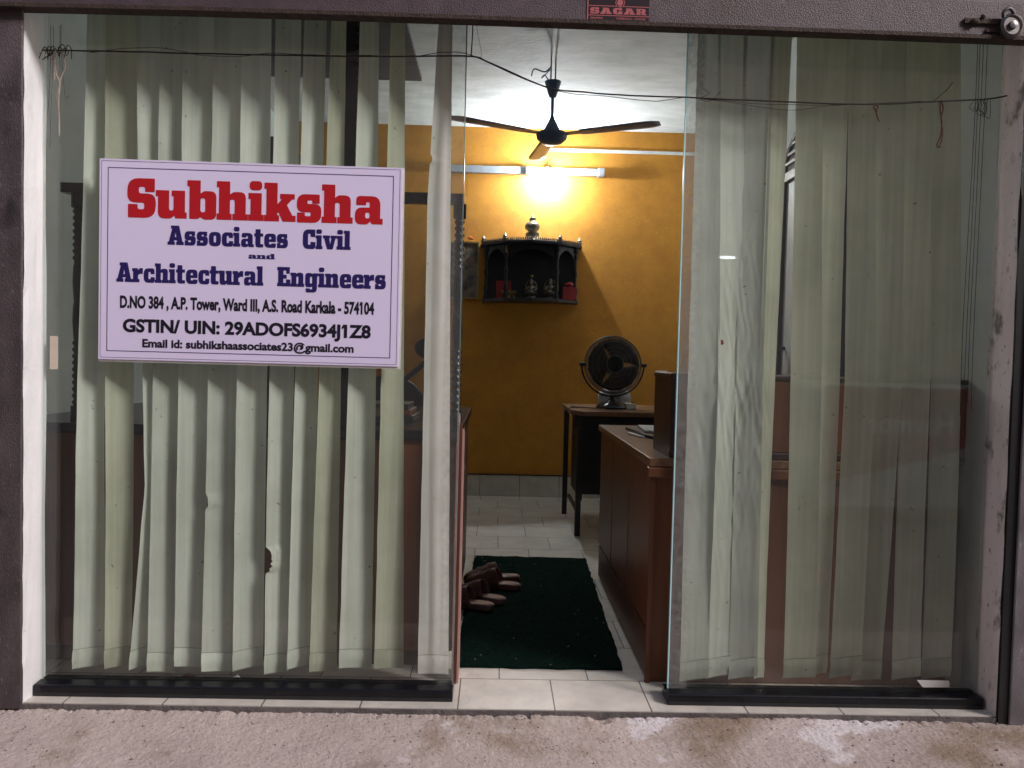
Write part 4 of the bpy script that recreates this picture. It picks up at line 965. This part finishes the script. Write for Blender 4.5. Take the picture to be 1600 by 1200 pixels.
def sandal(heel, toe, lab, upper_m, buckles, mirror=1, grp='sandals left on the door mat'):
    """sole along heel -> toe, mule upper over the front half"""
    h = Vector((heel[0], heel[1], 0)); tt = Vector((toe[0], toe[1], 0)); L_ = .265; d = (tt - h).normalized(); sd_ = Vector((-d.y, d.x, 0)) * mirror
    z0 = .0145
    r = root('sandal', (h + d * L_ / 2 + Vector((0, 0, z0))), lab, 'sandal', grp)
    W_ = [(0, .0), (.01, .020), (.035, .031), (.08, .033), (.12, .031), (.165, .040), (.205, .043), (.235, .037), (.255, .024), (.265, 0)]
    outl = [(a, w_ + (.004 if .15 < a < .25 else 0)) for a, w_ in W_] + [(a, -w_ * .92) for a, w_ in W_[::-1][1:-1]]
    outl = smoothpath([Vector((a, b, 0)) for a, b in outl] + [Vector((0, 0, 0))], 4)[:-1]
    def at(a, b, z): return h + d * a + sd_ * b + Vector((0, 0, z0 + z))
    thick = lambda a: .021 - .007 * min(1, max(0, (a - .06) / .12))
    n = len(outl)
    g = G(); vs = [at(p.x, p.y, 0.0) for p in outl] + [at(p.x, p.y * 1.03, thick(p.x)) for p in outl]
    g.add(vs, [tuple(range(n))[::-1]] + [(i, (i + 1) % n, (i + 1) % n + n, i + n) for i in range(n)]); g.add([at(p.x, p.y * 1.03, thick(p.x)) for p in outl], [tuple(range(n))])
    g.build('sole', upper_m, r, bevel=.003)
    G().prism([at(.132 + (p.x - .132) * .95, p.y * .90, thick(p.x) + .0005) for p in outl], (0, 0, .003)).build('footbed', MT['footbed'], r)
    # upper: arched vamp from instep to toe
    def lerp_tab(tab, a):
        for (a0, v0), (a1, v1) in zip(tab, tab[1:]):
            if a <= a1: return v0 + (v1 - v0) * (a - a0) / (a1 - a0)
        return tab[-1][1]
    HT = [(.09, .074), (.12, .072), (.16, .060), (.20, .046), (.23, .036), (.25, .026), (.264, .010)]
    rows = []
    for i in range(17):
        a = .095 + .168 * i / 16; wv = lerp_tab(W_, a) * 1.0 + .0035; hh = lerp_tab(HT, a)
        row = []
        for k in range(19):
            t = pi * k / 18; c_ = cos(t); sn_ = sin(t)
            row.append(at(a + .026 * sn_ ** 2 * (1 - i / 16) ** 2, wv * (abs(c_) ** .75) * (1 if c_ > 0 else -1), thick(a) * .6 + hh * sn_ ** .75))
        rows.append(row)
    g = G().grid(rows); 
    up = g.build('upper', upper_m, r, smooth=True); md = up.modifiers.new('thickness', 'SOLIDIFY'); md.thickness = .003
    G().tube([p for p in rows[0]], .0028, 6).build('upper_edge', MT['leather'], r, smooth=True)
    if buckles:
        for a, i in ((.13, 3), (.19, 8)):
            s_ = G().grid([[p + Vector((0, 0, .004)) for p in rows[i]], [p + Vector((0, 0, .004)) for p in rows[i + 2]]]).build('strap', MT['leather'], r)
            md = s_.modifiers.new('thickness', 'SOLIDIFY'); md.thickness = .003
            p = rows[i + 1][4] + Vector((0, 0, .007)); G().tube([p + d * .012 + sd_ * .010, p + d * .012 - sd_ * .010, p - d * .012 - sd_ * .010, p - d * .012 + sd_ * .010, p + d * .012 + sd_ * .010], .0018, 6).build('buckle', MT['steel'], s_)
    return r
MT['leather2'] = mat('wine_leather', (.15, .088, .080), (.095, .055, .050), .42, 26, .2, 140)
sandal((.135, 1.20), (-.12, 1.16), 'brown buckled mule sandal at the back of the mat', MT['leather'], True, 1)
sandal((.135, 1.05), (-.11, 1.12), 'brown buckled mule sandal second from the back of the mat', MT['leather'], True, -1)
sandal((.065, .845), (-.17, .965), 'wine brown slip-on sandal with its heel reaching out farther', MT['leather2'], False, 1)
sandal((.015, .765), (-.24, .86), 'wine brown slip-on sandal nearest the front of the mat', MT['leather2'], False, -1)

# ------------------------------------------------------------------ side table with desk fan at the back
tb = root('side_table', (.9, 2.5, 0), 'brown topped table with dark legs against the orange wall', 'table')
TX0, TX1, TY0, TY1, TZ = .455, 1.36, 2.12, 2.86, .745
G().prism([(TX0 + .06, TY0, TZ - .028), (TX1, TY0, TZ - .028), (TX1, TY1, TZ - .028), (TX0, TY1, TZ - .028), (TX0, TY0 + .10, TZ - .028)], (0, 0, .028)).build('tabletop', MT['wood_top'], tb, bevel=.004)
for x, y in ((TX0 + .05, TY0 + .06), (TX0 + .03, TY1 - .04), (TX1 - .04, TY0 + .06), (TX1 - .04, TY1 - .04)):
    G().box((x - .016, y - .016, .0005), (x + .016, y + .016, TZ - .029)).build('leg', MT['blackmatt'], tb)
G().box((TX0 + .07, TY0 + .10, .24), (TX1 - .06, TY0 + .112, TZ - .03)).build('modesty_panel', MT['blackmatt'], tb)
G().box((TX0 + .068, TY0 + .115, .20), (TX0 + .080, TY1 - .05, TZ - .03)).build('side_panel', MT['blackmatt'], tb)
G().box((TX0 + .02, TY0 + .08, TZ - .10), (TX1 - .03, TY0 + .095, TZ - .0295)).build('apron', MT['blackmatt'], tb)
G().box((TX0 + .047, TY0 + .09, .12), (TX0 + .065, TY1 - .06, .14)).build('stretcher', MT['blackmatt'], tb)

fc = P(958, 570, 2.42); FR = 45 * (2.42 + 2.34) / FPX
df = root('table_fan', (fc.x, fc.y + .03, TZ), 'black round table fan standing on the side table', 'fan')
ax = Vector((.10, -1, .10)).normalized(); e1 = ax.cross(Vector((0, 0, 1))).normalized(); e2 = e1.cross(ax) * -1
if e2.z < 0: e2 = -e2
g = G()
circ = lambda R_, off, n=40: [fc + ax * off + e1 * R_ * cos(2 * pi * k / n) + e2 * R_ * sin(2 * pi * k / n) for k in range(n + 1)]
g.tube(circ(FR * .8, .037), .0012, 5); g.tube(circ(FR * .45, .047), .0012, 5); g.tube(circ(FR, .0), .005, 8); g.tube(circ(FR * .97, .026), .003, 6); g.tube(circ(FR * .97, -.03), .003, 6); g.tube(circ(FR * .6, .043), .0014, 5); g.tube(circ(FR * .30, .05), .003, 5)
for k in range(84):
    a = 2 * pi * k / 84; v = e1 * cos(a) + e2 * sin(a)
    g.tube([fc + ax * .05 + v * FR * .28, fc + ax * .043 + v * FR * .6, fc + ax * .026 + v * FR * .97, fc + v * FR, fc - ax * .03 + v * FR * .97, fc - ax * .05 + v * FR * .35], .0013, 4)
g.build('grille', MT['grille'], df)
G().lathe([(.0, 0), (FR * .28, 0), (FR * .28, .006), (.01, .010)], fc + ax * .045, 24, ax).build('grille_badge', MT['black'], df, smooth=True)
G().lathe([(.02, 0), (.05, .01), (.055, .06), (.035, .11), (.01, .12)], fc - ax * .02, 20, -ax).build('motor', MT['blackmatt'], df, smooth=True)
for k in range(3):
    rows = []
    for i in range(7):
        rr_ = FR * (.15 + .77 * i / 6); row = []
        for j in range(6):
            a = 2 * pi * k / 3 + (-.95 + 1.9 * j / 5) * (.8 + .4 * i / 6); v = e1 * cos(a) + e2 * sin(a)
            row.append(fc + v * rr_ + ax * (.012 + .022 * (j / 5 - .5)))
        rows.append(row)
    b = G().grid(rows).build('blade', MT['blackmatt'], df, smooth=True); md = b.modifiers.new('thickness', 'SOLIDIFY'); md.thickness = .002
arm = [fc + e1 * (FR + .02) * cos(a) + Vector((0, 0, 1)) * (FR + .018) * sin(a) for a in [radians(-180 + 180 * k / 20) for k in range(21)]]
G().tube(arm, .006, 8).build('bracket', MT['blackmatt'], df, smooth=True)
for s_ in (-1, 1): G().cyl(fc + e1 * s_ * (FR - .002), fc + e1 * s_ * (FR + .034), .012, n=12).build('pivot_knob', MT['blackmatt'], df)
bb = Vector((fc.x, fc.y + .01, TZ + .0008))
G().lathe([(.098, 0), (.100, .010), (.085, .026), (.05, .040), (.028, .048), (.02, .060)], bb, 28).build('base', MT['black'], df, smooth=True)
G().cyl(bb + Vector((0, 0, .055)), Vector((bb.x, bb.y, fc.z - FR - .010)), .014, n=12).build('neck', MT['blackmatt'], df)
cl = root('cloth_bundle', (fc.x + .03, 2.56, TZ), 'crumpled white cloth bundle on the table behind the fan', 'cloth')
g = G()
for k in range(4):
    c_ = Vector((fc.x - .02 + .04 * k, 2.58 + .02 * (k % 2), TZ + .062 + .026 * (k % 3))); rows = []
    for i in range(9):
        rows.append([c_ + Vector((.05 * sin(pi * i / 8) * cos(2 * pi * j / 14), .04 * sin(pi * i / 8) * sin(2 * pi * j / 14), .052 * cos(pi * i / 8))) * (1 + .35 * noise.noise((i * .9 + k * 5, j * .9, k))) for j in range(15)])
    g.grid(rows)
g.build('cloth_folds', MT['paper'], cl, smooth=True)
ps = root('power_strip', (fc.x + .15, 2.45, TZ), 'white socket block with red switch beside the fan base', 'socket')
px_ = P(985, 628, 2.40).x
G().box((px_ - .03, 2.38, TZ + .0008), (px_ + .035, 2.46, TZ + .036)).build('block', MT['white'], ps, bevel=.004)
G().box((px_ + .008, 2.39, TZ + .0364), (px_ + .026, 2.41, TZ + .046)).build('switch', MT['redbox'], ps, bevel=.001)
cbp = smoothpath([(px_ - .03, 2.43, TZ + .012), (px_ - .10, 2.36, TZ + .006), (fc.x - .15, 2.35, TZ + .006), (fc.x - .25, 2.44, TZ + .006), (TX0 + .07, 2.36, TZ + .007), (TX0 - .006, 2.30, TZ + .004), (TX0 - .022, 2.29, TZ - .05), (TX0 - .012, 2.29, TZ - .13), (TX0 - .034, 2.28, TZ - .19)])
cw = G().tube(cbp, .0034, 7).build('power_cable', MT['wire']); tag(cw, 'dark cable trailing over the table edge from the socket block', 'cable')

# ------------------------------------------------------------------ wall shrine
sr_c = .275; Yw = YB - .001
sx0, sx1 = P(757, 420, 3.30).x, P(903, 420, 3.30).x
zb, zt = P(830, 470, 3.15).z, P(833, 373, 3.13).z
sn = root('wall_shrine', ((sx0 + sx1) / 2, Yw, zb), 'dark carved wooden wall shrine with domed finial below the bulb', 'shrine')
def plan(ex=0, d=.30):
    a, b = sx0 - ex, sx1 + ex; w_ = b - a
    return [(a, Yw), (a, Yw - d * .30), (a + w_ * .22, Yw - d * .78 - ex), (a + w_ * .5, Yw - d - ex), (a + w_ * .78, Yw - d * .78 - ex), (b, Yw - d * .30), (b, Yw)]
def slab(z, h, ex, m, name, d=.30, bev=.003):
    return G().prism([(x, y, z) for x, y in plan(ex, d)], (0, 0, h)).build(name, m, sn, bevel=bev)
slab(zb, .022, .015, MT['shrine'], 'shelf'); slab(zt - .028, .020, .035, MT['shrine'], 'roof', .30)
slab(zt - .0075, .006, .022, MT['bronze'], 'roof_edge')
G().box((sx0, Yw - .012, zb + .0225), (sx1, Yw - .001, zt - .0285)).build('back_panel', MT['shrine'], sn)
pls = plan(-.012, .285); pls.pop(3)
for i in (1, 2, 3, 4):
    x, y = pls[i]; H = zt - zb - .052
    pr = [(.020, 0), (.020, .03), (.012, .036), (.017, .06), (.017, .085), (.011, .10), (.010, H * .42), (.016, H * .5), (.010, H * .58), (.009, H - .09), (.016, H - .075), (.016, H - .05), (.011, H - .04), (.020, H - .03), (.020, H)]
    G().lathe(pr, (x, y, zb + .0225), 14).build('pillar', MT['shrine'], sn, smooth=True)
for i in range(1, 4):                       # arched fascia between pillars
    a, b = Vector((*pls[i], 0)), Vector((*pls[i + 1], 0)); L_ = (b - a).length; dd = (b - a) / L_
    top = zt - .029; poly = [a + dd * .012 + Vector((0, 0, top - .115)), a + dd * .012 + Vector((0, 0, top)), b - dd * .012 + Vector((0, 0, top)), b - dd * .012 + Vector((0, 0, top - .115))]
    arcs = []
    for k in range(13):
        t = k / 12; sgx = cos(pi * t); arcs.append(b.lerp(a, .5 - .5 * sgx * .88) * 1 + Vector((0, 0, top - .105 + .078 * sin(pi * t) ** .7)))
    arcs = [b.lerp(a, .06 + .88 * k / 12) + Vector((0, 0, top - .105 + .080 * sin(pi * k / 12) ** .7)) for k in range(13)]
    nrm_ = Vector((dd.y, -dd.x, 0)) * .006
    # strip between arch and top
    tops = [b.lerp(a, .06 + .88 * k / 12) + Vector((0, 0, top)) for k in range(13)]
    G().grid([arcs, tops]).build('arch', MT['shrine'], sn).modifiers.new('thickness', 'SOLIDIFY').thickness = .008
    for t in (.5,):
        p = a.lerp(b, 0.0 if i == 2 else (1.0 if i == 1 else 1.0)) + Vector((0, -.028, top - .012))
        if i != 3: G().lathe([(.010, -.05), (.012, -.045), (.004, -.02), (.002, -.005), (.001, 0)], p, 10).build('bell', MT['brass'], sn, smooth=True)
plr = plan(.012, .30)
for i in range(1, 5):
    a, b = Vector((*plr[i], zt - .001)), Vector((*plr[i + 1], zt - .001)); g = G(); n = int((b - a).length / .016)
    for k in range(n):
        p = a.lerp(b, (k + .5) / n); g.lathe([(.0055, 0), (.0055, .008), (.003, .010), (.005, .014), (.0005, .020)], p, 6)
    g.build('balustrade', MT['shrine'], sn)
for i in (1, 2, 4, 5):
    G().lathe([(.022, 0), (.022, .012), (.010, .018), (.017, .028), (.008, .040), (.001, .052)], Vector((*plr[i], zt - .001)), 14).build('corner_finial', MT['bronze'], sn, smooth=True)
fx = P(832, 350, 3.3).x
G().lathe([(.088, 0), (.088, .012), (.066, .026), (.05, .034), (.046, .040), (.050, .052), (.050, .064), (.034, .074), (.036, .082), (.052, .096), (.056, .115), (.048, .134), (.026, .146), (.020, .158), (.024, .166), (.024, .174), (.012, .182), (.010, .192), (.001, .204)], (fx, Yw - .16, zt - .001), 28).build('dome_finial', MT['bronze'], sn, smooth=True)
zs = zb + .0228
def figure(x, y, s, lab, m):
    o = root('statuette', (x, y, zs), lab, 'statuette', 'small figures on the shrine shelf')
    G().lathe([(.040 * s, 0), (.040 * s, .012 * s), (.030 * s, .016 * s), (.034 * s, .026 * s)], (x, y, zs + .0005), 16).build('pedestal', m, o)
    g = G(); g.ball((x, y, zs + .050 * s), .030 * s, 14, (1.15, .8, .8)); g.ball((x, y - .004, zs + .080 * s), .023 * s, 14, (1, .8, 1.2)); g.ball((x, y - .004, zs + .116 * s), .015 * s, 14, (1, 1, 1.15)); g.lathe([(.014 * s, 0), (.010 * s, .012 * s), (.003 * s, .028 * s)], (x, y - .004, zs + .126 * s), 12)
    for sg_ in (-1, 1): g.tube(smoothpath([(x + sg_ * .020 * s, y, zs + .098 * s), (x + sg_ * .036 * s, y - .01, zs + .076 * s), (x + sg_ * .022 * s, y - .028 * s, zs + .062 * s)]), .007 * s, 8)
    g.build('body', m, o, smooth=True)
    G().tube([(x + .046 * s * cos(a), y + .014, zs + .075 * s + .070 * s * sin(a)) for a in [radians(-30 + 240 * k / 24) for k in range(25)]], .004 * s, 6).build('halo', m, o)
figure(.245, Yw - .17, .95, 'small dark bronze seated figure in the middle of the shrine', MT['bronze'])
figure(.385, Yw - .17, 1.0, 'small bronze seated figure beside the red box in the shrine', MT['bronze'])
rb = root('gift_box', (.52, Yw - .13, zs), 'small red card box on the shrine shelf', 'box')
G().box((.475, Yw - .16, zs + .0005), (.575, Yw - .08, zs + .095)).build('box_body', MT['redbox'], rb, bevel=.002)
G().ball((.525, Yw - .12, zs + .115), .028, 12, (1.2, .8, .7)).build('bow', MT['redbox'], rb, smooth=True)
for k, (x, y, h) in enumerate([(.045, .12, .06), (.085, .17, .05), (.12, .13, .055)]):
    o = root('brass_cup', (x, Yw - y, zs), ['brass cup in the shrine nearest the framed picture', 'middle one of three brass cups in the shrine', 'brass cup in the shrine beside the seated figure'][k], 'cup', 'brass cups in the shrine')
    G().lathe([(.015, 0), (.016, .004), (.006, .010), (.006, .022), (.017, .034), (.019, h), (.016, h), (.013, .036)], (x, Yw - y, zs + .0005), 14).build('cup_body', MT['brass'], o, smooth=True)
    G().lathe([(.004, 0), (.003, .006), (.0004, .016)], (x, Yw - y, zs + h - .004), 8).build('wick', MT['paper'], o)
o = G().box((-.01, Yw - .09, zs + .0005), (.10, Yw - .075, zs + .135)).build('picture_card', MT['redbox'], bevel=.001); tag(o, 'red picture card standing at the back of the shrine', 'card')
mg = root('flower', (.262, Yw - .185, zs + .14), 'small yellow flower on top of the middle figure', 'flower')
mg.location.z = zs + .148
G().ball((.245, Yw - .175, zs + .158), .014, 10, (1, 1, .8)).build('bloom', MT['brass'], mg)

# framed picture with marigold
pf = root('framed_picture', (-.2, YB, 1.55), 'gilt framed faded picture hung beside the shrine', 'picture')
ax0, ax1, az0, az1 = P(700, 470, YB - .02).x, P(747, 470, YB - .02).x, P(740, 467, YB - .02).z, P(740, 378, YB - .02).z
G().box((ax0 + .012, YB - .016, az0 + .012), (ax1 - .012, YB - .002, az1 - .012)).build('picture_sheet', MT['picture'], pf)
for (a, b) in (((ax0, az0), (ax1, az0 + .0118)), ((ax0, az1 - .0118), (ax1, az1)), ((ax0, az0 + .012), (ax0 + .0118, az1 - .012)), ((ax1 - .0118, az0 + .012), (ax1, az1 - .012))):
    G().box((a[0], YB - .024, a[1]), (b[0], YB - .002, b[1])).build('frame_bar', MT['gold'], pf)
mg = root('garland_flower', (P(735, 372, YB - .03).x, YB - .03, az1), 'orange marigold tucked on top of the framed picture', 'flower')
g = G()
for k in range(30):
    a, b = random.uniform(0, 2 * pi), random.uniform(.1, 1.4); c_ = Vector((P(735, 372, YB - .03).x, YB - .03, az1 + .018))
    g.ball(c_ + Vector((cos(a) * sin(b), sin(a) * sin(b) * .7, cos(b))) * .018, .007, 6)
g.build('petals', MT['marigold'], mg)

# ------------------------------------------------------------------ light batten, bulb, conduits
bt = root('light_batten', P(840, 268, YB), 'white wall batten carrying the lit bulb', 'light fitting')
bx0, bx1 = P(690, 263, YB - .03).x, P(944, 270, YB - .03).x; bz = P(900, 269, YB - .03).z
G().box((bx0, YB - .042, bz - .026), (bx1 - .05, YB - .001, bz + .026)).build('housing', MT['batten'], bt, bevel=.003)
G().box((bx1 - .0495, YB - .060, bz - .032), (bx1, YB - .001, bz + .030)).build('end_cap', MT['batten'], bt, bevel=.004)
jx = P(827, 268, YB - .05).x; G().box((jx - .028, YB - .062, bz - .034), (jx + .028, YB - .0425, bz + .026)).build('junction_box', MT['darkloft'], bt, bevel=.002)
BX = P(856, 275, YB - .10).x; BZ = P(856, 284, YB - .13).z
G().cyl((BX, YB - .0425, bz), (BX, YB - .085, bz - .004), .024, .022, 16).build('bulb_holder', MT['white'], bt)
hb = root('bulb', (BX, YB - .14, BZ), 'glowing bare bulb on the batten above the shrine', 'bulb')
dirb = Vector((0, -.75, -.66)).normalized(); hb['_base'] = (BX, YB - .14, BZ)
G().lathe([(.018, 0), (.020, .012), (.029, .030), (.031, .046), (.026, .062), (.014, .072), (.001, .076)], Vector((BX, YB - .088, bz - .006)), 24, dirb).build('bulb_glass', MT['bulb'], hb, smooth=True)
G().cyl(Vector((BX, YB - .078, bz - .001)), Vector((BX, YB - .0875, bz - .006)), .017, n=16).build('bulb_cap', MT['steel'], hb)
cn = root('conduit', P(960, 237, YB), 'white conduit running along the wall above the batten', 'conduit')
za, zb2 = P(880, 235, YB).z, P(1065, 239, YB).z
G().prism([(P(850, 235, YB).x, YB - .014, za - .011), (XR - .002, YB - .014, za - .011), (XR - .002, YB - .014, za + .011), (P(850, 235, YB).x, YB - .014, za + .011)], (0, .013, 0)).build('trunking', MT['white'], cn, bevel=.002)

# ------------------------------------------------------------------ ceiling fan
fy = 2.10; fp = P(862, 212, fy)
cf = root('ceiling_fan', (fp.x, fy, ZC), 'blue grey ceiling fan hanging in front of the bulb', 'fan')
FX = fp.x; zm = fp.z; zc1 = P(862, 128, fy).z; zc0 = P(862, 153, fy).z
for s_ in (-1, 1): G().cyl((FX + s_ * .013, fy, zc1 - .01), (FX + s_ * .013, fy, ZC - .0005), .0045, n=8).build('hook_rod', MT['fan'], cf)
G().lathe([(.014, 0), (.020, .004), (.046, zc1 - zc0 - .008), (.048, zc1 - zc0), (.040, zc1 - zc0)], (FX, fy, zc0), 24).build('canopy', MT['fan'], cf, smooth=True)
zt2 = P(862, 182, fy).z
G().cyl((FX, fy, zt2 - .02), (FX, fy, zc0 + .004), .0095, n=12).build('down_rod', MT['fan'], cf)
G().lathe([(.048, 0), (.046, .012), (.030, .045), (.015, .072), (.012, zt2 - zm - .022 + .0)], (FX, fy, zm + .022), 24).build('lower_canopy', MT['fan'], cf, smooth=True)
G().lathe([(.001, -.050), (.028, -.050), (.060, -.042), (.084, -.020), (.090, 0), (.086, .012), (.060, .020), (.02, .0215)], (FX, fy, zm), 32).build('motor', MT['fan'], cf, smooth=True)
for a0 in (-22, 202, 96):
    a = radians(a0); v = Vector((cos(a), sin(a), 0)); s_ = Vector((-v.y, v.x, 0)); rows = []
    for i in range(13):
        t = i / 12; rr_ = .17 + .45 * t; w_ = (.044 + .014 * t) * (1 if i < 11 else (.86 if i == 11 else .5))
        rows.append([Vector((FX, fy, zm + .006)) + v * rr_ + s_ * w_ * (j / 4 - .5) * 2 + Vector((0, 0, -.002 * (j / 4 - .5) * 2 + .010 * t)) for j in range(5)])
    b = G().grid(rows).build('blade', MT['fan'], cf, smooth=True); b.modifiers.new('thickness', 'SOLIDIFY').thickness = .0025
    G().prism([Vector((FX, fy, zm + .002)) + v * .06 + s_ * .022, Vector((FX, fy, zm + .006)) + v * .25 + s_ * .030, Vector((FX, fy, zm + .006)) + v * .25 - s_ * .030, Vector((FX, fy, zm + .002)) + v * .06 - s_ * .022], (0, 0, .004)).build('blade_arm', MT['fan'], cf)
wc = smoothpath([(FX - .012, fy - .01, ZC - .05), (FX - .05, fy - .02, ZC - .085), (FX - .11, fy - .03, ZC - .075), (FX - .125, fy - .03, ZC - .115)])
G().tube(wc, .004, 6).build('supply_wire', MT['wire'], cf)
wc = smoothpath([(FX - .02, fy - .012, ZC - .07), (FX - .065, fy - .02, ZC - .12), (FX - .05, fy - .02, zc1 + .03), (FX - .02, fy - .01, zc1 - .004)])
G().tube(wc, .0035, 6).build('supply_wire', MT['fan'], cf)

# ------------------------------------------------------------------ across the street (seen only as reflections in the glass)
ow = G().box((-30, -11.3, -.40), (30, -11.0, 12.0)).build('building', MT['facade'])
tag(ow, 'plain building across the street mirrored in the panes', 'building', kind='thing')

fz = root('ice_cream_freezer', (3.9, -4.6, -.40), 'red and white ice cream freezer across the street, mirrored in the plain pane', 'freezer')
fx0, fx1, fzb, fzt, fyy = 3.0, 4.45, -.25, .90, -4.6
G().box((fx0, fyy - .65, fzb), (fx1, fyy, fzt)).build('cabinet', MT['white'], fz, bevel=.02)
wv = [(fx0, fyy, .30)] + [(fx1 + (fx0 - fx1) * (1 - k / 14), fyy, .40 - .42 * (k / 14) ** .7) for k in range(15)] + [(fx1, fyy, fzt - .04), (fx0, fyy, fzt - .04)]
wv = [(fx1 - (x - fx0), y, z) for x, y, z in wv]
G().prism([(x, fyy + .0015, z) for x, y, z in wv], (0, .004, 0)).build('red_panel', MT['redbox'], fz)
place(sans_text('Havmor', .03), Vector((fx1, fyy + .006, fzt)), Vector((-1, 0, 0)), Vector((0, 0, -1)), Vector((0, 1, 0)), .25, 1.05, .26, .46, CAPR, .002, 'lettering', MT['white'], fz)
G().box((fx0 + .02, fyy - .63, fzt + .001), (fx1 - .02, fyy - .02, fzt + .05)).build('lid', MT['steel'], fz, bevel=.01)
tl_ = root('tube_light', (3.95, -10.9, 2.87), 'short lit tube light across the street, mirrored in the plain pane', 'light')
G().box((3.75, -10.995, 2.84), (4.15, -10.95, 2.91)).build('housing', MT['white'], tl_, bevel=.004)
G().cyl((3.84, -10.92, 2.87), (4.08, -10.92, 2.87), .022).build('tube', emit('lit_tube', (.9, .95, 1), 14), tl_)

for o in SC.objects:
    if '_base' in o: del o['_base']
